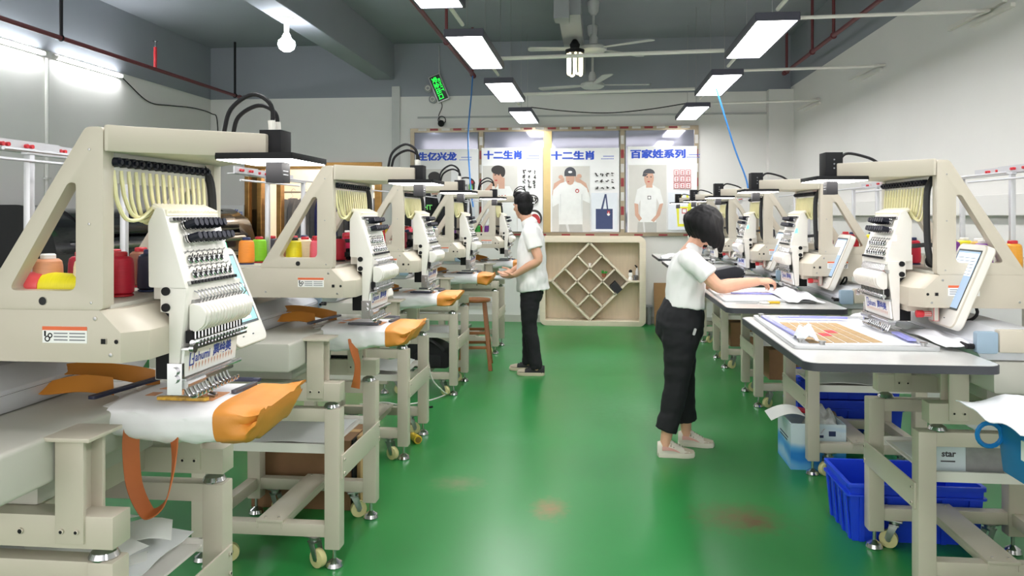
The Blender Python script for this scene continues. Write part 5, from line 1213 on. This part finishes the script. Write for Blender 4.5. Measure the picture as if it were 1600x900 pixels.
SCL = ['largest scrap, over the crumpled sheet', 'scrap tilted against the crumpled sheet', 'scrap nearest the stand leg', 'small scrap beside the foot', 'narrow scrap at the corner']
for i, (x, y, z, a, s) in enumerate(((-1.30, 2.12, .60, .5, .06), (-1.36, 1.98, .60, 1.2, .075), (-1.47, 2.18, .60, .2, .06), (-1.27, 1.93, .59, 2.1, .05), (-1.52, 2.0, .6, .9, .055))):
    o = build('paper_scrap', MB().grid(lambda p, q: (s*(p*2-1), s*1.4*(q*2-1), .012*math.sin(p*3)), 4, 3, 0, th=.001), WHITEPR); o.location = (x, y, z); o.rotation_euler = (r.uniform(-.3, .3), r.uniform(-.3, .3), a); tag(o, 'white paper %s, on the front stand' % SCL[i].replace('nearest', 'next to'), 'paper', 'paper scraps on the front stand')
FS = ['curled up against the post of the front stand', 'lying flat under the front machine', 'standing up by the far front leg', 'under the front machine beside the cabinet']
for i, (x, y, a, tl) in enumerate(((-1.75, 2.62, .4, 1.1), (-1.62, 2.7, 1.0, .1), (-1.42, 2.75, .3, 1.0), (-1.9, 2.8, 2.0, .2))):
    o = build('paper_scrap', MB().grid(lambda p, q: (.07*(p*2-1), .02*math.sin(p*3), .15*q), 5, 3, 0, th=.001) if tl > .5 else MB().box(-.07, .07, -.09, .09, 0, .001), WHITEPR); o.location = (x, y, .001); o.rotation_euler = (0, 0, a); tag(o, 'white paper scrap on the floor, '+FS[i], 'paper', 'paper scraps on the floor')
# board that the man holds, white fabric by the last machine
t = empty('tray_board', (-.95, 7.42, .915), 0, 'thin grey board held by the standing man', 'board')
build('board', MB().prism(rrect(-.13, .13, -.16, .16, .02, 4), 'z', 0, .012), mat('grey_board', (176, 180, 180), .4), t, bevel=.002)
# tools on the white wall at the picture edge
t = empty('glue_gun', (XR-.05, 4.35, 1.30), 0, 'black pistol-shaped tool hanging on the white wall beside the machine', 'tool')
build('body', MB().prism(rpoly([(-.09, .05), (.07, .07), (.09, .02), (.0, .0), (-.03, -.12), (-.08, -.12), (-.06, 0)], .012, 3), 'x', -.02, .02), BLACK, t, bevel=.003); build('nozzle', MB().cyl((0, .07, .045), (0, .12, .045), .01, .005), STEEL, t); build('hook', MB().cyl((.0, -.02, .055), (.05, -.02, .07), .004, n=6), STEEL, t)
tag(build('air_line', MB().tube(crom([(XR-.04, 4.9, 1.20), (XR-.06, 4.6, 1.21), (XR-.06, 4.45, 1.20), (XR-.05, 4.42, 1.08), (XR-.04, 4.42, .8)], 6), .025, 10), mat('blue_grey_hose', (72, 96, 124), .5)), 'thick blue-grey hose bending down the white wall at the picture edge', 'hose')

t = empty('notice_sheet', (XR-.004, 4.75, 1.2), 0, 'white notice sheet with a red heading on the white wall beside the black tool', 'notice')
build('paper', MB().box(0, .003, -.3, .3, -.05, .27), WHITEPR, t, smooth=0)
m = MB().box(-.001, 0, -.26, .26, .0, .035)
build('heading', m, REDP, t, smooth=0)
m = MB()
for j in range(4): m.box(-.001, 0, -.26, .1+.03*j, .07+.045*j, .085+.045*j)
build('printed_lines', m, GREYPR, t, smooth=0)
# ---------------------------------------------------------------- people
SKIN = mat('skin', (214, 164, 136), .55, var=.03, scale=20); HAIR = mat('black_hair', (17, 16, 18), .62, var=.2, scale=60, bump=.15, stretch=(1, 1, .12), spec=.25); POLO = mat('white_polo_cloth', (230, 230, 228), .85, var=.01); TROU = mat('black_trouser_cloth', (17, 18, 22), .85, var=.1)
def fuse(name, mb, mt, parent, voxel, smooth=4, fold=None):
    tmp = build('tmp', mb, mt, smooth=0); md = tmp.modifiers.new('r', 'REMESH'); md.mode = 'VOXEL'; md.voxel_size = voxel
    dg = bpy.context.evaluated_depsgraph_get(); me = bpy.data.meshes.new_from_object(tmp.evaluated_get(dg)); me.name = name
    old = tmp.data; bpy.data.objects.remove(tmp); bpy.data.meshes.remove(old)
    bm = bmesh.new(); bm.from_mesh(me)
    for _ in range(smooth): bmesh.ops.smooth_vert(bm, verts=bm.verts, factor=.5, use_axis_x=True, use_axis_y=True, use_axis_z=True)
    if fold:
        bm.normal_update()
        for v in bm.verts: v.co += v.normal*fold(v.co)
    bm.to_mesh(me); bm.free(); me.materials.clear(); me.materials.append(mt); me.shade_smooth()
    o = bpy.data.objects.new(name, me); COL.objects.link(o); o.parent = parent; return o
def limb(mb, pts, rad, n=14, side=None, sub=4, flat=(0, 0)):
    P = crom(pts, sub); R = []
    k = len(pts)-1
    for i in range(len(P)):
        t = i/sub; j = min(k-1, int(t)); f = t-j; g = lambda q: q if isinstance(q, (tuple, list)) else (q, q)
        a, b = g(rad[j]), g(rad[j+1]); f = f*f*(3-2*f) if False else f
        R.append((a[0]*(1-f)+b[0]*f, a[1]*(1-f)+b[1]*f))
    d0 = (P[0]-P[1]).normalized(); d1 = (P[-1]-P[-2]).normalized(); r0, r1 = min(R[0]), min(R[-1])
    a0 = [] if flat[0] else [P[0]+d0*r0*.7, P[0]+d0*r0*.45]; a1 = [] if flat[1] else [P[-1]+d1*r1*.45, P[-1]+d1*r1*.7]
    b0 = [] if flat[0] else [tuple(q*.3 for q in R[0]), tuple(q*.75 for q in R[0])]; b1 = [] if flat[1] else [tuple(q*.75 for q in R[-1]), tuple(q*.3 for q in R[-1])]
    P = a0+P+a1; R = b0+R+b1
    mb.tube(P, R, n, 0, side=side)
def hand(mb, wrist, fwd, palm_n, size=1.0, curl=.5, mirror=1):
    """palm from the wrist along fwd; palm_n points out of the palm; fingers curl towards palm_n"""
    f = Vector(fwd).normalized(); n = Vector(palm_n); n = (n-f*n.dot(f)).normalized(); s = f.cross(n)*mirror
    W = Vector(wrist); S = size
    limb(mb, [W-f*.02*S, W+f*.03*S, W+f*.065*S, W+f*.088*S], [(.024*S, .019*S), (.034*S, .016*S), (.040*S, .0145*S), (.038*S, .012*S)], 12, tuple(s), 3)
    for i, (o, L_, r) in enumerate(((.029, .070, .0085), (.010, .078, .0088), (-.010, .073, .0085), (-.028, .058, .0076))):
        b = W+f*(.083-.004*abs(i-1.2))*S+s*o*S; p = [b-f*.012*S, b]; a = 0
        for k, (fr, c) in enumerate(((.45, .55), (.30, .8), (.25, .5))):
            a += curl*c*(1+.08*i); d = f*math.cos(a)+n*math.sin(a)+s*(o*1.2*(1-curl*.7)); p.append(p[-1]+d.normalized()*L_*fr*S)
        limb(mb, p, [r*S*1.05, r*S*1.05, r*S, r*S*.92, r*S*.75], 8, None, 3)
    b = W+f*.022*S+s*.026*S; d1 = (f*.55+s*.75+n*.35).normalized(); d2 = (f*.85+s*.25+n*.5).normalized(); d3 = (f*.85-s*.05+n*.6).normalized()
    limb(mb, [b-d1*.01*S, b+d1*.032*S, b+d1*.032*S+d2*.030*S, b+d1*.032*S+d2*.030*S+d3*.024*S], [.0125*S, .011*S, .0098*S, .0075*S], 8, None, 3)
def head_into(mb, c, fwd, up, S):
    """skull, jaw, nose, ears, brow at centre c"""
    f = Vector(fwd).normalized(); u = Vector(up); u = (u-f*u.dot(f)).normalized(); l = u.cross(f)
    M = Matrix((f, l, u)).transposed().to_4x4(); M.translation = Vector(c)
    mb.ball((-.008*S, 0, .022*S), (.098*S, .078*S, .095*S), 12, 0, M)
    mb.ball((.022*S, 0, -.045*S), (.066*S, .058*S, .072*S), 10, 0, M)
    mb.ball((.060*S, 0, -.093*S), (.026*S, .026*S, .022*S), 8, 0, M)
    limbM = lambda pts, r: limb(mb, [tuple(M @ Vector(p)) for p in pts], r, 10, None, 3)
    limbM([(.085*S, 0, .012*S), (.099*S, 0, -.012*S), (.108*S, 0, -.032*S), (.096*S, 0, -.040*S)], [.008*S, .010*S, .013*S, .012*S])
    for s in (-1, 1):
        mb.ball((.086*S, s*.012*S, -.036*S), (.012*S, .010*S, .009*S), 6, 0, M)
        limbM([(.080*S, s*.05*S, .020*S), (.090*S, s*.026*S, .024*S), (.088*S, s*.01*S, .016*S)], [.010*S, .012*S, .009*S])
        mb.ball((.058*S, s*.042*S, -.022*S), (.03*S, .022*S, .022*S), 8, 0, M)
        mb.ball((-.004*S, s*.080*S, -.012*S), (.018*S, .010*S, .030*S), 8, 0, M @ Matrix.Rotation(.25*s, 4, 'Z'))
    limbM([(.086*S, -.02*S, -.060*S), (.091*S, 0, -.058*S), (.086*S, .02*S, -.060*S)], [.006*S, .008*S, .006*S])
    limbM([(.083*S, -.017*S, -.070*S), (.089*S, 0, -.070*S), (.083*S, .017*S, -.070*S)], [.006*S, .008*S, .006*S])
    return M
def face_parts(root, M, S):
    for s in (-1, 1):
        e = build('eye', MB().ball((.078*S, s*.031*S, .004*S), (.011*S, .015*S, .0105*S), 8, 0, M).ball((.0875*S, s*.031*S, .003*S), (.003*S, .0058*S, .0058*S), 6, 1, M), [mat('eye_white', (232, 228, 224), .3), mat('iris_brown', (46, 30, 24), .3)], root)
        m = MB(); limb(m, [tuple(M @ Vector(p)) for p in ((.085*S, s*.052*S, .024*S), (.096*S, s*.032*S, .031*S), (.094*S, s*.014*S, .026*S))], [.003*S, .0045*S, .004*S], 6, None, 3); build('eyebrow', m, HAIR, root)
    m = MB(); limb(m, [tuple(M @ Vector(p)) for p in ((.090*S, -.022*S, -.0645*S), (.098*S, 0, -.0645*S), (.090*S, .022*S, -.0645*S))], [.0035*S, .0055*S, .0035*S], 8, None, 3); build('lips', m, mat('lip_colour', (186, 108, 98), .45), root)
def shoe(root, x, y, L_, ang, upper, sole, accent=None, z=0, lace=None):
    T = Matrix.Translation((x, y, z)) @ Matrix.Rotation(ang, 4, 'Z')
    def outl(g, h): 
        pts = [(-.07, .0), (-.062, .030), (-.03, .037), (.03, .036), (.09, .046), (.135, .044), (.165, .025), (.172, 0), (.163, -.028), (.13, -.042), (.09, -.043), (.03, -.033), (-.03, -.035), (-.062, -.028)]
        return [(p*L_/.245*g, q*g*L_/.245, h) for p, q in pts]
    n = 14; V = []; Fc = []
    for g, h in ((.97, 0), (1.0, .006), (1.0, .026), (.985, .030)): V += outl(g, h)
    for k in range(3):
        for i in range(n): Fc.append((k*n+i, k*n+(i+1) % n, k*n+n+(i+1) % n, k*n+n+i))
    Fc += [tuple(range(n-1, -1, -1)), tuple(range(3*n, 4*n))]
    so = build('shoe', MB().add(V, Fc, 0, T), sole, root)
    prof = [(-.068, .092, .026), (-.045, .098, .034), (.0, .098, .034), (.03, .092, .035), (.065, .076, .037), (.10, .056, .040), (.135, .046, .036), (.158, .036, .020)]
    V = []; Fc = []; K = 12
    for p, hz, wd in prof:
        for j in range(K+1):
            q = PI*j/K; V.append((p*L_/.245, wd*math.cos(q)*L_/.245, .026+(hz-.026)*math.sin(q)**.75))
    for i in range(len(prof)-1):
        for j in range(K): Fc.append((i*(K+1)+j, i*(K+1)+j+1, (i+1)*(K+1)+j+1, (i+1)*(K+1)+j))
    Fc.append(tuple(range(K, -1, -1))); Fc.append(tuple((len(prof)-1)*(K+1)+j for j in range(K+1)))
    build('shoe_upper', MB().add(V, Fc, 0, T), upper, so)
    if lace:
        tg = MB().grid(lambda a, b: ((.035-.055*a)*L_/.245, (b*2-1)*(.020-.002*a), (.088+.042*a-.004*(b*2-1)**2*4)*L_/.245), 5, 4, 0, th=.006); t2 = MB(); t2.add(tg.v, tg.f, 0, T); build('tongue', t2, upper, so)
        toe = MB().grid(lambda a, b: ((.100+.064*a)*L_/.245, (b*2-1)*(.0415-.018*a*a)*L_/.245, (.032+(.027-.016*a)*(1-(b*2-1)**2)**.6)*L_/.245), 6, 8, 0, th=.002); t3 = MB(); t3.add(toe.v, toe.f, 0, T); build('toe_cap', t3, mat('suede_toe', (178, 168, 148), .9), so)
        m = MB()
        for i in range(5):
            p = .015+.018*i; hz = .095-.0085*i+.001
            m.tube([(p*L_/.245, -.030, hz-.026), (p*L_/.245+.004, 0, hz+.004), (p*L_/.245, .030, hz-.026)], .0042, 6, 0, T)
        build('lace', m, lace, so)
    if accent:
        for s in (-1, 1):
            m = MB().grid(lambda a, b: (-.04+.11*a, s*(.0355+.0015+.002*a), .033+.010*math.sin(a*3)+(.024*(1-a)**.7+.003)*b+.012*(1-a)*(1-a)), 6, 2, 0, th=.001*s); m2 = MB(); m2.add(m.v, m.f, 0, T)
            build('side_swash', m2, accent, so)
    return so

# --- woman in white, black trousers, facing the machine (+x), right side to the camera
W_ = empty('person', (.482, 5.03, 0), 0, 'woman in white shirt and black trousers bending to a machine, black bobbed hair', 'person')
b = MB()
hc = (.205, .0, 1.455); fw = Vector((.80, .42, -.45)); up = Vector((.42, .1, .9))
MH = head_into(b, hc, fw, up, .95)
limb(b, [(.10, 0, 1.27), (.135, 0, 1.33), (.18, 0, 1.40)], [(.062, .07), (.05, .053), (.052, .052)], 14, (1, 0, 0))
limb(b, [(.04, 0, .82), (.06, 0, .95), (.075, 0, 1.10), (.085, 0, 1.22), (.10, 0, 1.29)], [(.10, .145), (.085, .125), (.092, .135), (.085, .15), (.05, .08)], 18, (1, 0, 0))
# right arm (towards the camera, -y) reaching to the needle; left arm behind it
sR, eR, wR = Vector((.10, -.165, 1.235)), Vector((.265, -.205, 1.082)), Vector((.505, -.15, 1.112))
sL, eL, wL = Vector((.12, .155, 1.235)), Vector((.28, .19, 1.05)), Vector((.49, .0, 1.10))
for S_, E_, Wr in ((sR, eR, wR), (sL, eL, wL)):
    limb(b, [S_, S_*.5+E_*.5, E_, E_*.55+Wr*.45, Wr], [.046, .045, .041, .038, (.028, .024)], 12)
hand(b, wR, (.96, .12, .05), (.1, .35, -.9), .95, .8, 1)
hand(b, wL, (.90, -.30, -.05), (.15, -.5, -.8), .92, .7, -1)
for s, kx in ((-1, (-.0, .47, -.085)), (1, (.06, .47, .085))):
    pass
# legs: hip, knee, ankle
legs = [((.045, -.085, .80), (.015, -.10, .47), (-.055, -.11, .10)), ((.055, .085, .80), (.075, .10, .47), (.10, .135, .10))]
for h_, k_, a_ in legs:
    limb(b, [h_, tuple((Vector(h_)+Vector(k_))/2), k_, tuple((Vector(k_)*.6+Vector(a_)*.4)), a_, (a_[0], a_[1], .055)], [.075, .068, .052, .048, .034, .036], 12)
fuse('body', b, SKIN, W_, .0042, 3)
face_parts(W_, MH, .95)
# shirt
c = MB()
limb(c, [(.075, 0, .935), (.08, 0, .99), (.085, 0, 1.08), (.088, 0, 1.17), (.095, 0, 1.235), (.115, 0, 1.275)], [(.135, .168), (.128, .160), (.124, .160), (.118, .168), (.094, .165), (.06, .09)], 22, (1, 0, 0), 4, (1, 0))
limb(c, [(.108, 0, 1.258), (.122, 0, 1.292), (.135, 0, 1.322)], [(.074, .082), (.063, .068), (.057, .062)], 16, (1, 0, 0))
for S_, E_, yy in ((sR, eR, -1), (sL, eL, 1)):
    d = (E_-S_); limb(c, [S_-d*.12-Vector((0, yy*.05, -.0)), S_, S_+d*.30, S_+d*.58], [.066, .066, .064, .067], 16, None, 4, (0, 1))
    e1 = S_+d*.60; limb(c, [e1-d*.09, e1+d*.0], [.0685, .0685], 16, None, 4, (1, 1))
fold = lambda p: .010*noise.noise(Vector((p.x*11, p.y*9, p.z*7-p.x*12)))+.005*noise.noise(Vector((p.x*26, p.y*26, p.z*14)))+.006*math.sin(p.z*38+p.x*22)*max(0, min(1, (1.10-p.z)*6))*.6
fuse('shirt', c, POLO, W_, .007, 3, fold)
# trousers
c = MB()
limb(c, [(.045, 0, .76), (.045, 0, .83), (.06, 0, .90), (.072, 0, .965)], [(.150, .165), (.160, .180), (.146, .165), (.125, .148)], 22, (1, 0, 0))
for h_, k_, a_ in legs:
    limb(c, [(h_[0], h_[1], .82), (h_[0]*.7+k_[0]*.3, h_[1], .70), tuple((Vector(h_)+Vector(k_))/2), k_, tuple((Vector(k_)*.5+Vector(a_)*.5)), (a_[0], a_[1], .165)], [(.125, .095), (.115, .095), (.098, .086), (.078, .07), (.072, .064), (.070, .062)], 18, (1, 0, 0), 4, (0, 1))
fold2 = lambda p: .006*noise.noise(Vector((p.x*8, p.y*8, p.z*16)))+.003*noise.noise(Vector((p.x*22, p.y*22, p.z*30)))
fuse('trousers', c, TROU, W_, .007, 2, fold2)
tag(build('key_tag', MB().prism(rrect(-.008, .008, -.022, .022, .006, 3), 'y', -.004, .004, 0, Matrix.Translation((.115, -.186, .80)) @ Matrix.Rotation(.3, 4, 'Y')), STEEL, W_), None)
# bobbed hair: cap over the skull, hanging to the jaw
c = MB(); 
c.ball((-.012, 0, .022), (.122, .108, .112), 12, 0, MH)
for a in range(15):
    q = math.radians(62+a*17); r_ = .100; x, y = r_*1.03*math.cos(q)-.012, r_*.96*math.sin(q)
    p0 = MH @ Vector((x*.8, y*.8, .06)); p1 = MH @ Vector((x*1.06, y*1.06, .0)); dn = Vector((.25*(1 if abs(y) < .06 else .6), 0, -1)).normalized()
    p2 = p1+dn*.062+(p1-Vector(hc)).normalized()*.006; p3 = p2+dn*(.066+.012*math.sin(a*2.3))-(p1-Vector(hc)).normalized()*.012
    limb(c, [p0, p1, p2, p3], [.030, .034, .031, .016], 10)
fuse('hair', c, HAIR, W_, .006, 3, lambda p: .003*noise.noise(Vector((p.x*60, p.y*60, p.z*8))))
SHW = mat('off_white_shoe_leather', (206, 200, 186), .6, var=.05); SHS = mat('shoe_rubber', (214, 208, 192), .6, var=.05); SHP = mat('pink_accent', (214, 160, 152), .6); LAC = mat('beige_lace', (150, 142, 126), .8)
shoe(W_, -.04, -.11, .24, .02, SHW, SHS, SHP, 0, LAC)
shoe(W_, .115, .135, .24, -.12, SHW, SHS, SHP, 0, LAC)

# --- man in white, black trousers, facing the last machine of the left row (-x), left side to the camera
P_ = empty('person', (-.64, 7.42, 0), PI, 'man in white polo shirt and black trousers holding a grey board, looking away', 'person')
b = MB(); hc = (.085, -.01, 1.612); fw = Vector((.55, -.80, -.05)); up = Vector((.03, 0, 1))
MM = head_into(b, hc, fw, up, 1.05)
limb(b, [(.0, 0, 1.40), (.03, 0, 1.46), (.065, 0, 1.53)], [(.07, .08), (.06, .062), (.06, .06)], 14, (1, 0, 0))
limb(b, [(-.01, 0, .90), (-.0, 0, 1.02), (-.005, 0, 1.18), (-.01, 0, 1.32), (.0, 0, 1.42)], [(.105, .155), (.10, .14), (.115, .165), (.10, .18), (.05, .09)], 18, (1, 0, 0))
sA, eA, wA = Vector((-.005, .19, 1.36)), Vector((-.085, .235, 1.105)), Vector((.145, .17, .955))
sB, eB, wB = Vector((.02, -.19, 1.36)), Vector((-.03, -.235, 1.11)), Vector((.20, -.14, .975))
for S_, E_, Wr in ((sA, eA, wA), (sB, eB, wB)): limb(b, [S_, S_*.5+E_*.5, E_, E_*.55+Wr*.45, Wr], [.052, .049, .042, .040, (.031, .026)], 12)
hand(b, wA, (.9, -.25, -.28), (.1, -.55, .8), 1.0, .45, -1)
hand(b, wB, (.9, .25, -.30), (.1, .5, .8), 1.0, .45, 1)
legs = [((0, .09, .88), (.015, .105, .50), (-.06, .12, .10)), ((.0, -.09, .88), (.03, -.10, .50), (.04, -.115, .10))]
for h_, k_, a_ in legs: limb(b, [h_, tuple((Vector(h_)+Vector(k_))/2), k_, tuple(Vector(k_)*.6+Vector(a_)*.4), a_, (a_[0], a_[1], .055)], [.085, .075, .057, .053, .038, .04], 12)
fuse('body', b, SKIN, P_, .0045, 3); face_parts(P_, MM, 1.05)
c = MB()
limb(c, [(-.02, 0, .80), (-.01, 0, .90), (.0, 0, 1.02), (.0, 0, 1.17), (-.005, 0, 1.30), (.0, 0, 1.39), (.012, 0, 1.435)], [(.158, .205), (.155, .200), (.146, .188), (.140, .19), (.122, .195), (.09, .17), (.065, .09)], 22, (1, 0, 0), 4, (1, 0))
limb(c, [(.012, 0, 1.425), (.03, 0, 1.465)], [(.076, .08), (.069, .072)], 16, (1, 0, 0))
for S_, E_, yy in ((sA, eA, 1), (sB, eB, -1)):
    d = E_-S_; limb(c, [S_-d*.10-Vector((0, yy*.05, 0)), S_, S_+d*.3, S_+d*.60], [.075, .078, .076, .078], 16, None, 4, (0, 1))
fuse('shirt', c, POLO, P_, .008, 3, fold)
m = MB()
for s in (-1, 1): m.add([(.085, .0, 1.455), (.07, s*.06, 1.475), (.04, s*.085, 1.462), (.06, s*.092, 1.435), (.10, s*.05, 1.40)], [(0, 1, 2, 3, 4)])
cl = MB(); limb(cl, [(.014, 0, 1.435), (.03, 0, 1.462)], [(.081, .086), (.075, .079)], 20, (1, 0, 0)); build('collar', cl, POLO, P_)
c = MB(); limb(c, [(.0, 0, .78), (-.008, 0, .84), (-.01, 0, .88)], [(.116, .155), (.108, .148), (.096, .138)], 22, (1, 0, 0))
for h_, k_, a_ in legs: limb(c, [(h_[0]-.01, h_[1], .82), (h_[0], h_[1], .74), tuple((Vector(h_)+Vector(k_))/2), k_, tuple(Vector(k_)*.5+Vector(a_)*.5), (a_[0], a_[1], .06)], [(.100, .088), (.106, .090), (.094, .084), (.076, .07), (.066, .062), (.062, .058)], 18, (1, 0, 0), 4, (0, 1))
fuse('trousers', c, TROU, P_, .008, 2, fold2)
c = MB(); c.ball((-.018, 0, .052), (.107, .090, .088), 12, 0, MM); c.ball((-.045, 0, .0), (.078, .084, .085), 12, 0, MM); c.ball((-.052, 0, -.045), (.056, .066, .05), 10, 0, MM)
for i in range(16):
    q = i*2.4; c.ball((.03*math.cos(q)+.015, .055*math.sin(q), .115+.012*math.sin(i)), (.035, .03, .022), 6, 0, MM)
c.ball((.055, 0, .098), (.05, .062, .035), 8, 0, MM)
fuse('hair', c, HAIR, P_, .006, 2, lambda p: .0035*noise.noise(Vector((p.x*70, p.y*70, p.z*30))))
BSH = mat('black_shoe_mesh', (24, 24, 27), .7); BSS = mat('cream_shoe_sole', (196, 186, 160), .6)
shoe(P_, -.06, .12, .27, .0, BSH, BSS, None, 0, BLACKM)
shoe(P_, .04, -.115, .27, .05, BSH, BSS, None, 0, BLACKM)
